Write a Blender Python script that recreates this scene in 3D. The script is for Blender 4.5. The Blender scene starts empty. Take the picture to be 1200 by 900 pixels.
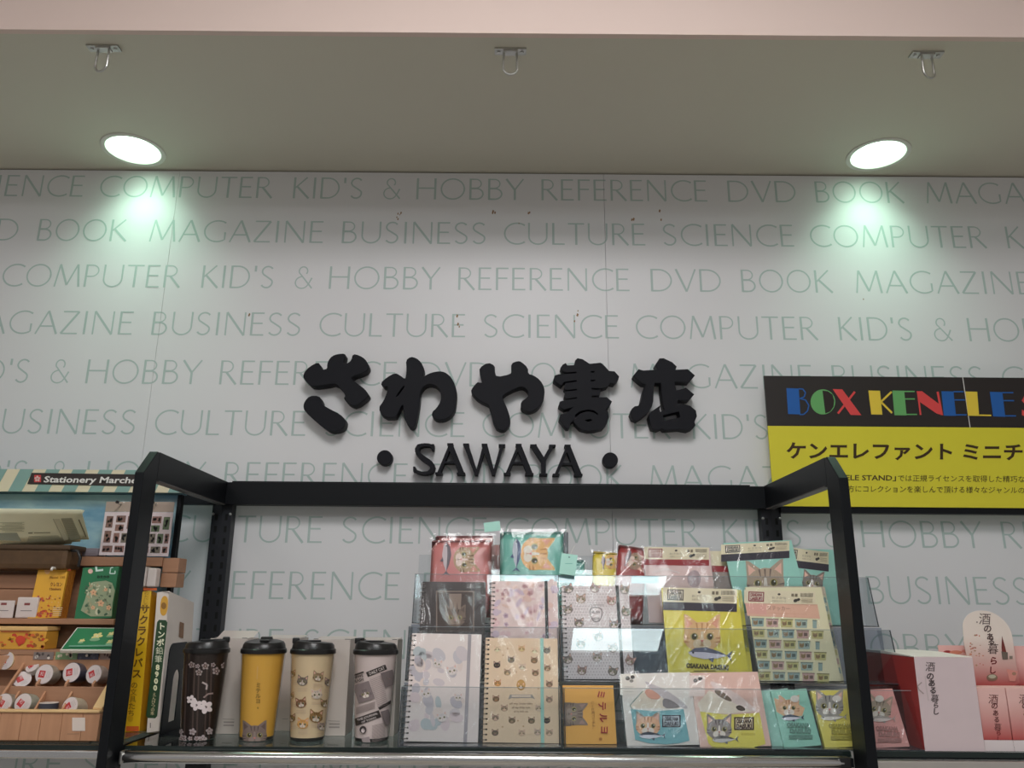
import bpy, bmesh, math, random
import numpy as np
from mathutils import Matrix, Vector

# ------------------------------------------------------------------ camera, light, exposure
S = bpy.context.scene
COL = S.collection
F_PX, PITCH, ROLL = 940.0, math.radians(15.46), math.radians(0.45)
EYE = np.array([0.0, 0.0, 1.55])
_F = np.array([0, math.cos(PITCH), math.sin(PITCH)]); _R0 = np.array([1.0, 0, 0]); _U0 = np.array([0, -math.sin(PITCH), math.cos(PITCH)])
_R = _R0 * math.cos(ROLL) + _U0 * math.sin(ROLL); _U = -_R0 * math.sin(ROLL) + _U0 * math.cos(ROLL)
cd = bpy.data.cameras.new('camera'); cam = bpy.data.objects.new('camera', cd); COL.objects.link(cam)
cd.sensor_fit = 'HORIZONTAL'; cd.sensor_width = 36; cd.lens = F_PX / 1200 * 36; cd.clip_start = 0.02
cam.matrix_world = Matrix(((_R[0], _U[0], -_F[0], EYE[0]), (_R[1], _U[1], -_F[1], EYE[1]), (_R[2], _U[2], -_F[2], EYE[2]), (0, 0, 0, 1)))
S.camera = cam
S.view_settings.view_transform = 'Standard'; S.view_settings.look = 'None'
S.view_settings.gamma = 1; S.view_settings.use_curve_mapping = False; S.view_settings.exposure = 0.0
w = bpy.data.worlds.new('shop_light'); S.world = w; w.use_nodes = True
bg = w.node_tree.nodes['Background']; bg.inputs[0].default_value = (1.0, 0.985, 0.98, 1); bg.inputs[1].default_value = 0.26
S.cycles.max_bounces = 8; S.cycles.transparent_max_bounces = 24
HALL_PANEL = 20.0      # strength of the hall's ceiling panels
LAMP = 7.0            # glow of the two downlights' lenses
BEAM = 7.5             # and the beam they send down the wall

# ------------------------------------------------------------------ helpers
def lin(c, k=1.0):
    o = []
    for v in c[:3]:
        v = v / 255.0
        v = v / 12.92 if v <= 0.04045 else ((v + 0.055) / 1.055) ** 2.4
        o.append(v * k)
    m_ = max(o)
    if m_ > 0.84: o = [v * 0.84 / m_ for v in o]
    return (*o, 1.0)
K = 1.60               # photographed colour of goods on the dim shelf -> surface colour
def kc(*c): return lin(c, K)
MATS = {}
def mat(name, col, rough=0.5, metal=0.0, spec=0.5, bump=0.0, bscale=200.0, vary=0.04, vscale=30.0, coat=0.0):
    if name in MATS: return MATS[name]
    m = bpy.data.materials.new(name); m.use_nodes = True; MATS[name] = m
    nt = m.node_tree; b = nt.nodes['Principled BSDF']
    b.inputs['Roughness'].default_value = rough; b.inputs['Metallic'].default_value = metal
    b.inputs['Specular IOR Level'].default_value = spec; b.inputs['Coat Weight'].default_value = coat; b.inputs['Coat Roughness'].default_value = 0.08
    tc = nt.nodes.new('ShaderNodeTexCoord')
    n = nt.nodes.new('ShaderNodeTexNoise'); n.inputs['Scale'].default_value = vscale; nt.links.new(tc.outputs['Object'], n.inputs['Vector'])
    mx = nt.nodes.new('ShaderNodeMix'); mx.data_type = 'RGBA'
    mx.inputs['A'].default_value = tuple(min(1, v * (1 - vary)) for v in col[:3]) + (1,); mx.inputs['B'].default_value = tuple(min(1, v * (1 + vary)) for v in col[:3]) + (1,)
    nt.links.new(n.outputs['Fac'], mx.inputs['Factor']); nt.links.new(mx.outputs['Result'], b.inputs['Base Color'])
    if bump:
        n2 = nt.nodes.new('ShaderNodeTexNoise'); n2.inputs['Scale'].default_value = bscale; nt.links.new(tc.outputs['Object'], n2.inputs['Vector'])
        bp = nt.nodes.new('ShaderNodeBump'); bp.inputs['Strength'].default_value = bump; bp.inputs['Distance'].default_value = 0.002
        nt.links.new(n2.outputs['Fac'], bp.inputs['Height']); nt.links.new(bp.outputs['Normal'], b.inputs['Normal'])
    return m
def wood_mat(name, c1, c2, axis=2):
    m = bpy.data.materials.new(name); m.use_nodes = True; MATS[name] = m
    nt = m.node_tree; b = nt.nodes['Principled BSDF']; b.inputs['Roughness'].default_value = 0.6
    tc = nt.nodes.new('ShaderNodeTexCoord'); mp = nt.nodes.new('ShaderNodeMapping'); s = [60, 60, 60]; s[axis] = 5; mp.inputs['Scale'].default_value = s
    n = nt.nodes.new('ShaderNodeTexNoise'); n.inputs['Scale'].default_value = 2; n.inputs['Detail'].default_value = 6
    mx = nt.nodes.new('ShaderNodeMix'); mx.data_type = 'RGBA'; mx.inputs['A'].default_value = c1; mx.inputs['B'].default_value = c2
    nt.links.new(tc.outputs['Object'], mp.inputs['Vector']); nt.links.new(mp.outputs['Vector'], n.inputs['Vector'])
    nt.links.new(n.outputs['Fac'], mx.inputs['Factor']); nt.links.new(mx.outputs['Result'], b.inputs['Base Color'])
    return m
def clear_mat(name, tint=(0.96, 0.98, 0.98), ior=1.45, rough=0.02, wrinkle=0.0, wscale=25.0, extra=0.0):
    """thin clear plastic or glass sheet: passes light straight, reflects by Fresnel"""
    m = bpy.data.materials.new(name); m.use_nodes = True; MATS[name] = m
    nt = m.node_tree; nt.nodes.clear(); out = nt.nodes.new('ShaderNodeOutputMaterial')
    tr = nt.nodes.new('ShaderNodeBsdfTransparent'); tr.inputs[0].default_value = (*tint, 1)
    gl = nt.nodes.new('ShaderNodeBsdfGlossy'); gl.inputs['Roughness'].default_value = rough
    lw = nt.nodes.new('ShaderNodeLayerWeight'); lw.inputs['Blend'].default_value = 0.5
    pw = nt.nodes.new('ShaderNodeMath'); pw.operation = 'POWER'; pw.inputs[1].default_value = 5; nt.links.new(lw.outputs['Facing'], pw.inputs[0])
    f0 = 1.15 * ((ior - 1) / (ior + 1)) ** 2
    fr = nt.nodes.new('ShaderNodeMath'); fr.operation = 'MULTIPLY_ADD'; fr.inputs[1].default_value = 1 - f0; fr.inputs[2].default_value = f0; nt.links.new(pw.outputs[0], fr.inputs[0])
    mx = nt.nodes.new('ShaderNodeMixShader')
    ad = nt.nodes.new('ShaderNodeMath'); ad.operation = 'ADD'; ad.inputs[1].default_value = extra
    nt.links.new(fr.outputs[0], ad.inputs[0]); nt.links.new(ad.outputs[0], mx.inputs[0])
    nt.links.new(tr.outputs[0], mx.inputs[1]); nt.links.new(gl.outputs[0], mx.inputs[2]); nt.links.new(mx.outputs[0], out.inputs[0])
    if wrinkle:
        tc = nt.nodes.new('ShaderNodeTexCoord'); mp = nt.nodes.new('ShaderNodeMapping'); mp.inputs['Scale'].default_value = (1, 1, 0.35); mp.inputs['Rotation'].default_value = (0, 0.7, 0)
        n = nt.nodes.new('ShaderNodeTexNoise'); n.inputs['Scale'].default_value = wscale; n.inputs['Detail'].default_value = 3; n.inputs['Distortion'].default_value = 0.8
        bp = nt.nodes.new('ShaderNodeBump'); bp.inputs['Strength'].default_value = wrinkle; bp.inputs['Distance'].default_value = 0.012
        nt.links.new(tc.outputs['Object'], mp.inputs[0]); nt.links.new(mp.outputs[0], n.inputs['Vector']); nt.links.new(n.outputs['Fac'], bp.inputs['Height'])
        nt.links.new(bp.outputs[0], gl.inputs['Normal']); nt.links.new(bp.outputs[0], lw.inputs['Normal'])
    return m
def glow_mat(name, col, strength):
    m = bpy.data.materials.new(name); m.use_nodes = True; nt = m.node_tree; nt.nodes.clear()
    o = nt.nodes.new('ShaderNodeOutputMaterial'); e = nt.nodes.new('ShaderNodeEmission'); e.inputs[0].default_value = (*col, 1); e.inputs[1].default_value = strength
    nt.links.new(e.outputs[0], o.inputs[0]); return m
def ink_mat():
    m = bpy.data.materials.new('printed_ink'); m.use_nodes = True; nt = m.node_tree; b = nt.nodes['Principled BSDF']
    a = nt.nodes.new('ShaderNodeAttribute'); a.attribute_name = 'ink'; b.inputs['Roughness'].default_value = 0.45; b.inputs['Specular IOR Level'].default_value = 0.35
    nt.links.new(a.outputs['Color'], b.inputs['Base Color']); return m
INK = ink_mat()

def link(name, me, m=None, parent=None, mw=None):
    o = bpy.data.objects.new(name, me); COL.objects.link(o)
    if m is not None:
        me.materials.append(m)
    if parent is not None: o.parent = parent
    if mw is not None: o.matrix_local = mw if parent is not None else mw
    return o
def tag(o, label=None, cat=None, group=None, kind=None):
    if label: o['label'] = label
    if cat: o['category'] = cat
    if group: o['group'] = group
    if kind: o['kind'] = kind
    return o
def thing(name, mw, label, cat, group=None):
    o = bpy.data.objects.new(name, None); COL.objects.link(o); o.empty_display_size = 0.02
    o.matrix_world = mw if isinstance(mw, Matrix) else Matrix.Translation(mw)
    return tag(o, label, cat, group)
class MB:
    def __init__(s): s.bm = bmesh.new()
    def box(s, x0, x1, y0, y1, z0, z1, bev=0.0, mtx=None):
        vs = [s.bm.verts.new((x, y, z)) for z in (z0, z1) for y in (y0, y1) for x in (x0, x1)]
        fs = [(0, 2, 3, 1), (4, 5, 7, 6), (0, 1, 5, 4), (2, 6, 7, 3), (0, 4, 6, 2), (1, 3, 7, 5)]
        faces = [s.bm.faces.new([vs[i] for i in f]) for f in fs]
        if mtx is not None:
            for v in vs: v.co = mtx @ v.co
        if bev:
            es = list({e for f in faces for e in f.edges})
            bmesh.ops.bevel(s.bm, geom=es, offset=bev, segments=2, affect='EDGES', profile=0.6)
        return s
    def prism(s, pts, y0, y1):                     # polygon in x,z extruded along y
        a = [s.bm.verts.new((p[0], y0, p[1])) for p in pts]; b = [s.bm.verts.new((p[0], y1, p[1])) for p in pts]
        n = len(pts); s.bm.faces.new(a); s.bm.faces.new(b[::-1])
        for i in range(n): s.bm.faces.new((a[i], b[i], b[(i + 1) % n], a[(i + 1) % n]))
        return s
    def prismx(s, pts, x0, x1):                    # polygon in y,z extruded along x
        a = [s.bm.verts.new((x0, p[0], p[1])) for p in pts]; b = [s.bm.verts.new((x1, p[0], p[1])) for p in pts]
        n = len(pts); s.bm.faces.new(a); s.bm.faces.new(b[::-1])
        for i in range(n): s.bm.faces.new((a[i], b[i], b[(i + 1) % n], a[(i + 1) % n]))
        return s
    def quad(s, *p):
        s.bm.faces.new([s.bm.verts.new(q) for q in p]); return s
    def lathe(s, prof, n=40, axis='z', cx=0, cy=0, cz=0, cap=True):
        rings = []
        for r, h in prof:
            ring = []
            for i in range(n):
                a = 2 * math.pi * i / n
                if axis == 'z': co = (cx + r * math.cos(a), cy + r * math.sin(a), cz + h)
                elif axis == 'y': co = (cx + r * math.cos(a), cy + h, cz + r * math.sin(a))
                else: co = (cx + h, cy + r * math.cos(a), cz + r * math.sin(a))
                ring.append(s.bm.verts.new(co))
            rings.append(ring)
        for a, b in zip(rings, rings[1:]):
            for i in range(n): s.bm.faces.new((a[i], a[(i + 1) % n], b[(i + 1) % n], b[i]))
        for ring, (r, h) in ((rings[0], prof[0]), (rings[-1], prof[-1])):
            if r > 1e-6 and cap:
                try: s.bm.faces.new(ring)
                except ValueError: pass
        return s
    def tube(s, pts, r, n=8, closed=False):
        pts = [Vector(p) for p in pts]; rings = []
        for i, p in enumerate(pts):
            d = (pts[min(i + 1, len(pts) - 1)] - pts[max(i - 1, 0)])
            if closed: d = pts[(i + 1) % len(pts)] - pts[i - 1]
            d.normalize(); u = d.orthogonal().normalized() if i == 0 else (u - d * u.dot(d)).normalized(); v = d.cross(u)
            rings.append([s.bm.verts.new(p + (u * math.cos(2 * math.pi * k / n) + v * math.sin(2 * math.pi * k / n)) * r) for k in range(n)])
        pr = list(zip(rings, rings[1:])) + ([(rings[-1], rings[0])] if closed else [])
        for a, b in pr:
            for k in range(n): s.bm.faces.new((a[k], a[(k + 1) % n], b[(k + 1) % n], b[k]))
        if not closed: s.bm.faces.new(rings[0][::-1]); s.bm.faces.new(rings[-1])
        return s
    def build(s, name, m, parent=None, smooth=False, mw=None):
        bmesh.ops.recalc_face_normals(s.bm, faces=s.bm.faces)
        me = bpy.data.meshes.new(name); s.bm.to_mesh(me); s.bm.free()
        if smooth:
            for p in me.polygons: p.use_smooth = True
            me.set_sharp_from_angle(angle=math.radians(40))
        return link(name, me, m, parent, mw)

# a ray of the photograph met with real surfaces, used to measure where things stand
def ray(px, py): return _F + _R * ((px - 600) / F_PX) - _U * ((py - 450) / F_PX)
def atY(px, py, Y): d = ray(px, py); return EYE + d * (Y / d[1])

def chaikin(p, n=1):
    for _ in range(n):
        q = []
        for i in range(len(p)):
            a, b = p[i], p[(i + 1) % len(p)]
            q += [(a[0] * .75 + b[0] * .25, a[1] * .75 + b[1] * .25), (a[0] * .25 + b[0] * .75, a[1] * .25 + b[1] * .75)]
        p = q
    return p
def fill_curve(loops, depth, bevel=0.0, name='shape'):
    """closed loops (x, z) -> solid along y, holes cut by even-odd fill"""
    cu = bpy.data.curves.new(name, 'CURVE'); cu.dimensions = '2D'; cu.fill_mode = 'BOTH'; cu.extrude = depth / 2; cu.bevel_depth = bevel; cu.bevel_resolution = 1; cu.offset = -bevel
    for lp in loops:
        sp = cu.splines.new('POLY'); sp.points.add(len(lp) - 1); sp.use_cyclic_u = True
        for q, c in zip(sp.points, lp): q.co = (c[0], c[1], 0, 1)
    o = bpy.data.objects.new('tmp', cu); COL.objects.link(o)
    bpy.context.view_layer.update()
    me = bpy.data.meshes.new_from_object(o.evaluated_get(bpy.context.evaluated_depsgraph_get()))
    bpy.data.objects.remove(o); bpy.data.curves.remove(cu)
    me.transform(Matrix.Rotation(math.pi / 2, 4, 'X')); me.name = name
    return me
_TX = {}
def text_polys(s, bold=0.0):
    if any(c >= '\u4e00' and c <= '\u9fff' for c in s): bold = 0.0      # dense characters keep their plain weight
    key = (s, bold)
    if key in _TX: return _TX[key]
    cu = bpy.data.curves.new('t', 'FONT'); cu.body = s; cu.resolution_u = 2; cu.offset = bold; cu.align_x = 'CENTER'
    o = bpy.data.objects.new('t', cu); COL.objects.link(o); bpy.context.view_layer.update()
    me = bpy.data.meshes.new_from_object(o.evaluated_get(bpy.context.evaluated_depsgraph_get()))
    vs = [tuple(v.co[:2]) for v in me.vertices]; ps = [tuple(p.vertices) for p in me.polygons]
    bpy.data.objects.remove(o); bpy.data.curves.remove(cu); bpy.data.meshes.remove(me)
    if vs:
        x0 = min(v[0] for v in vs); x1 = max(v[0] for v in vs)
        vs = [(v[0] - (x0 + x1) / 2, v[1]) for v in vs]; _TX[key] = (vs, ps, x1 - x0)
    else: _TX[key] = ([], [], 0)
    return _TX[key]

class Art:
    """flat print on a surface; coordinates go through self.map(u, v, lift)"""
    EPS = 0.00013
    def __init__(s, mapper, crop=(0, 0, 1), k=None):
        s.m = mapper; s.V = []; s.P = []; s.C = []; s.L = 0; s.crop = crop; s.k = K if k is None else k
    def _p(s, x, y): return s.m(s.crop[0] + x / s.crop[2], s.crop[1] + y / s.crop[2], s.L * s.EPS + 0.00025)
    def poly(s, pts, c, up=True):
        if up: s.L = min(s.L + 1, 14)
        if s.strip: pieces = s.cut(pts)
        else: pieces = [pts]
        for q in pieces: b = len(s.V); s.V += [s._p(*p) for p in q]; s.P.append(tuple(range(b, b + len(q)))); s.C.append(lin(c, s.k))
        return s
    strip = 0
    def cut(s, pts):                               # slices a shape into narrow upright strips so that it bends with a round surface
        def half(P, x, sg):
            o = []
            for i, a in enumerate(P):
                b = P[(i + 1) % len(P)]; ia, ib = sg * (a[0] - x) >= 0, sg * (b[0] - x) >= 0
                if ia: o.append(a)
                if ia != ib: t = (x - a[0]) / (b[0] - a[0]); o.append((x, a[1] + (b[1] - a[1]) * t))
            return o
        x0 = min(p[0] for p in pts); x1 = max(p[0] for p in pts); out = []; x = math.floor(x0 / s.strip) * s.strip
        while x < x1:
            q = half(half(pts, x, 1), x + s.strip, -1)
            if len(q) > 2: out.append(q)
            x += s.strip
        return out
    def rect(s, x0, y0, x1, y1, c, rot=0, up=True):
        cx, cy = (x0 + x1) / 2, (y0 + y1) / 2; a = math.radians(rot); ca, sa = math.cos(a), math.sin(a)
        return s.poly([(cx + (x - cx) * ca - (y - cy) * sa, cy + (x - cx) * sa + (y - cy) * ca) for x, y in ((x0, y0), (x1, y0), (x1, y1), (x0, y1))], c, up)
    def ell(s, cx, cy, rx, ry, c, rot=0, n=18, up=True):
        a = math.radians(rot); ca, sa = math.cos(a), math.sin(a)
        return s.poly([(cx + rx * math.cos(t) * ca - ry * math.sin(t) * sa, cy + rx * math.cos(t) * sa + ry * math.sin(t) * ca) for t in [2 * math.pi * i / n for i in range(n)]], c, up)
    def line(s, pts, wd, c, up=True):
        if up: s.L = min(s.L + 1, 14)
        for a, b in zip(pts, pts[1:]):
            dx, dy = b[0] - a[0], b[1] - a[1]; l = math.hypot(dx, dy) or 1; nx, ny = -dy / l * wd / 2, dx / l * wd / 2
            s.poly([(a[0] + nx, a[1] + ny), (b[0] + nx, b[1] + ny), (b[0] - nx, b[1] - ny), (a[0] - nx, a[1] - ny)], c, False)
        return s
    def text(s, t, cx, cy, h, c, rot=0, bold=0.0, fit=None, slant=0.0, sx=1.0, base=0.36):
        s.L = min(s.L + 1, 14); vs, ps, wd = text_polys(t, bold); b = len(s.V)
        kx = (fit / wd if fit else h * sx) if wd else 1; a = math.radians(rot); ca, sa = math.cos(a), math.sin(a)
        for x, y in vs:
            X = (x + y * slant) * kx; Y = -(y - base) * h
            s.V.append(s._p(cx + X * ca - Y * sa, cy + X * sa + Y * ca))
        for p in ps: s.P.append(tuple(b + i for i in p)); s.C.append(lin(c, s.k))
        return s
    def column(s, t, x, y, h, step, c, dx=0.0, bold=0.0, rot=0):
        for i, ch in enumerate(t):
            if ch != ' ': s.text(ch, x + dx * i, y + step * i, h, c, rot, bold); s.L -= 1
        s.L += 1; return s
    def cat(s, cx, cy, r, rot, fur, dark, ear=(205, 165, 150), white=(225, 215, 205), detail=True, eye=(60, 55, 35)):
        a = math.radians(rot); ca, sa = math.cos(a), math.sin(a)
        T = lambda p: [(cx + (x * ca - y * sa) * r, cy + (x * sa + y * ca) * r) for x, y in p]
        E = lambda x, y, rx, ry, c, n=14, up=True: s.poly(T([(x + rx * math.cos(2 * math.pi * i / n), y + ry * math.sin(2 * math.pi * i / n)) for i in range(n)]), c, up)
        L0 = s.L
        for sg in (-1, 1):
            s.poly(T([(sg * .95, -.15), (sg * .98, -1.25), (sg * .8, -1.2), (sg * .15, -.7)]), fur, sg < 0)
        if detail:
            for sg in (-1, 1): s.poly(T([(sg * .85, -.45), (sg * .88, -1.05), (sg * .42, -.65)]), ear, sg < 0)
        E(0, 0, 1.0, .82, fur, 20)
        if detail:
            for x in (-.3, 0, .3): s.poly(T([(x - .05, -.75), (x + .05, -.75), (x * .8 + .02, -.35), (x * .8 - .02, -.35)]), dark, x < -.2)
            for sg in (-1, 1):
                for yy in (.05, .25): s.poly(T([(sg * .98, yy - .06), (sg * .98, yy + .06), (sg * .62, yy + .03)]), dark, False)
            E(-.2, .38, .3, .26, white); E(.2, .38, .3, .26, white, up=False); s.poly(T([(-.12, .3), (.12, .3), (.06, -.3), (-.06, -.3)]), white, False)
        for sg in (-1, 1): E(sg * .42, -.02, .21, .2, (150, 140, 90) if detail else dark, up=sg < 0)
        if detail:
            for sg in (-1, 1): E(sg * .42, -.02, .14, .17, eye, up=sg < 0)
            for sg in (-1, 1): E(sg * .42 + .05, -.08, .04, .05, (235, 235, 235), 8, up=sg < 0)
        s.poly(T([(-.1, .17), (.1, .17), (0, .3)]), (185, 110, 105) if detail else dark)
        s.poly(T([(-.015, .3), (.015, .3), (.02, .45), (-.02, .45)]), dark, False)
        s.poly(T([(-.16, .47), (0, .42), (.16, .47), (0, .47)]), dark, False)
        s.L = min(s.L, L0 + 8); return s
    def fish(s, cx, cy, l, rot, back=(70, 78, 92), belly=(190, 190, 198), flip=1):
        a = math.radians(rot); ca, sa = math.cos(a), math.sin(a)
        T = lambda p: [(cx + (x * flip * ca - y * sa) * l, cy + (x * flip * sa + y * ca) * l) for x, y in p]
        s.poly(T([(-.5, .03), (-.36, -.09), (-.1, -.14), (.2, -.08), (.42, 0), (.2, .09), (-.1, .14), (-.38, .11)]), belly)
        s.poly(T([(-.5, .03), (-.36, -.09), (-.1, -.14), (.2, -.08), (.42, 0), (.2, -.01), (-.1, -.02), (-.38, 0)]), back)
        s.poly(T([(.4, 0), (.54, -.13), (.49, 0), (.54, .13)]), back, False)
        s.poly(T([(-.02, .12), (.1, .2), (.12, .09)]), back, False)
        s.ell(*T([(-.38, .02)])[0], .025 * l, .025 * l, (25, 25, 30), n=8); return s
    def flower(s, x, y, r, c, core=(90, 70, 60), rot=0):
        s.L = min(s.L + 1, 14)
        for i in range(5):
            a = math.radians(rot + 72 * i); s.ell(x + math.cos(a) * r * .55, y + math.sin(a) * r * .55, r * .5, r * .38, c, rot + 72 * i, 10, False)
        s.ell(x, y, r * .22, r * .22, core, n=8); s.L -= 1; return s
    def build(s, parent, name='print'):
        me = bpy.data.meshes.new(name); me.from_pydata(s.V, [], s.P)
        at = me.color_attributes.new('ink', 'FLOAT_COLOR', 'CORNER'); buf = []
        for p, c in zip(me.polygons, s.C): buf += list(c) * p.loop_total
        at.data.foreach_set('color', buf); me.update()
        return link(name, me, INK, parent)

class Panel:
    """front face of a flat thing: bottom-centre x, Y, z, width, height, backward lean and in-plane roll in degrees"""
    def __init__(s, x, Y, z, w, h, lean=0, roll=0, yaw=0):
        s.w, s.h = w, h
        s.M = Matrix.Translation((x, Y, z)) @ Matrix.Rotation(math.radians(yaw), 4, 'Z') @ Matrix.Rotation(math.radians(-lean), 4, 'X') @ Matrix.Rotation(math.radians(roll), 4, 'Y')
        s.I = s.M.inverted(); s.n = s.M.to_3x3() @ Vector((0, -1, 0)); s.o = Vector((x, Y, z))
    def uv(s, px, py):
        d = Vector(ray(px, py)); e = Vector(EYE); t = (s.o - e).dot(s.n) / d.dot(s.n); q = s.I @ (e + d * t); return q.x, q.z
    def map(s, px, py, lift): u, v = s.uv(px, py); return (u, -lift, v)
    def loc(s, u, v, lift): return (u, -lift, v)   # direct local metres (v measured up)
class Cone:
    """printed sleeve round a tumbler"""
    def __init__(s, x, y, z, r0, r1, h): s.x, s.y, s.z, s.r0, s.r1, s.h = x, y, z, r0, r1, h
    def map(s, px, py, lift):
        Y = s.y - s.r0
        for _ in range(6):
            P = atY(px, py, Y); r = s.r0 + (s.r1 - s.r0) * (P[2] - s.z) / s.h; q = max(-0.97, min(0.97, (P[0] - s.x) / r)); Y = s.y - r * math.sqrt(1 - q * q)
        a = math.asin(q); r += lift
        return (r * math.sin(a), -r * math.cos(a), min(max(P[2] - s.z, 0.001), s.h))

# ------------------------------------------------------------------ materials
M_wall = mat('wall_panel_white', lin((227, 226, 228)), 0.42, vary=0.02, vscale=4, bump=0.02, bscale=900)
M_soffit = mat('painted_soffit', lin((216, 211, 196)), 0.7, bump=0.03, bscale=500, vary=0.02, vscale=3)
M_fascia = mat('painted_fascia', lin((232, 210, 201)), 0.7, vary=0.02, vscale=3)
M_black = mat('black_powder_coat', (0.006, 0.007, 0.009, 1), 0.42, spec=0.22, bump=0.05, bscale=1500)
M_signblk = mat('black_sign_foam', (0.008, 0.008, 0.012, 1), 0.6, spec=0.2)
M_signedge = M_signblk
M_chrome = mat('brushed_steel', (0.72, 0.71, 0.70, 1), 0.22, 1.0)
M_zinc = mat('zinc_plate', (0.55, 0.54, 0.52, 1), 0.35, 1.0)
M_white = mat('white_card', lin((232, 228, 222)), 0.45)
M_page = mat('paper_pages', lin((215, 208, 196)), 0.8, bump=0.2, bscale=1500)
M_lidblk = mat('black_lid_plastic', (0.012, 0.011, 0.011, 1), 0.33)
M_wood = wood_mat('pine_wood', kc(172, 128, 98), kc(150, 108, 80), 2)
M_woodh = wood_mat('pine_wood_rail', kc(150, 112, 86), kc(128, 92, 70), 0)
M_woodl = wood_mat('pine_wood_highlight', kc(215, 180, 130), kc(200, 162, 116), 0)  # paler pine for the tray lips, their cream highlight put into the colour
M_clear = clear_mat('clear_acrylic', (0.93, 0.95, 0.96), 1.45, 0.01)
M_edge = mat('acrylic_edge', (0.05, 0.055, 0.065, 1), 0.15)
M_film = clear_mat('clear_film', (0.98, 0.98, 0.98), 1.45, 0.13, wrinkle=0.5, wscale=16)
M_shell = clear_mat('clear_tumbler_wall', (0.93, 0.92, 0.90), 1.35, 0.06)
M_glass = clear_mat('glass_shelf_top', (0.62, 0.70, 0.68), 1.5, 0.02)
M_gedge = mat('glass_edge_dark', (0.012, 0.02, 0.018, 1), 0.1)

# ------------------------------------------------------------------ the setting
YW = 1.744; ZC = 2.567; ZH = 3.05
def struct(name, mb, m, label=None):
    o = mb.build(name, m); o['kind'] = 'structure'
    if label: o['label'] = label
    return o
wall = struct('wall_back', MB().box(-2.4, 2.4, YW + 0.006, YW + 0.1, 0, ZC + 0.03), mat('wall_core', (0.25, 0.24, 0.24, 1), 0.9))
xs = [-2.4, -1.842, -0.8115, 0.2185, 1.2485, 2.4]
for a, b in zip(xs, xs[1:]):
    MB().box(a + 0.0004, b - 0.0004, YW, YW + 0.006, 0, ZC - 0.004, 0).build('panel', M_wall, wall)
LAMPS = [(-0.886, 1.657, 'round recessed downlight, lit, at the left of the soffit'), (0.846, 1.652, 'round recessed downlight, lit, at the right of the soffit')]
me = fill_curve([[(-2.4, 1.262), (2.4, 1.262), (2.4, YW + .1), (-2.4, YW + .1)]] + [[(x + .0625 * math.cos(k * math.pi / 32), y + .0625 * math.sin(k * math.pi / 32)) for k in range(64)] for x, y, _ in LAMPS], .03, 0, 'ceiling')
me.transform(Matrix.Rotation(-math.pi / 2, 4, 'X')); me.transform(Matrix.Translation((0, 0, ZC + .015))); o = link('ceiling', me, M_soffit); o['kind'] = 'structure'
struct('trim_1', MB().box(-2.4, 2.4, 1.250, 1.262, ZC - 0.002, ZH + 0.02, 0), M_fascia, 'pale pink fascia board above the soffit')
struct('ceiling_1', MB().box(-3.2, 3.2, -3.6, 1.250, ZH, ZH + 0.05), mat('hall_ceiling_white', lin((235, 230, 226)), 0.8))
struct('floor', MB().box(-3.2, 3.2, -3.6, YW, -0.05, 0), mat('shop_floor', lin((176, 168, 156)), 0.35, vscale=2))

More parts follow.
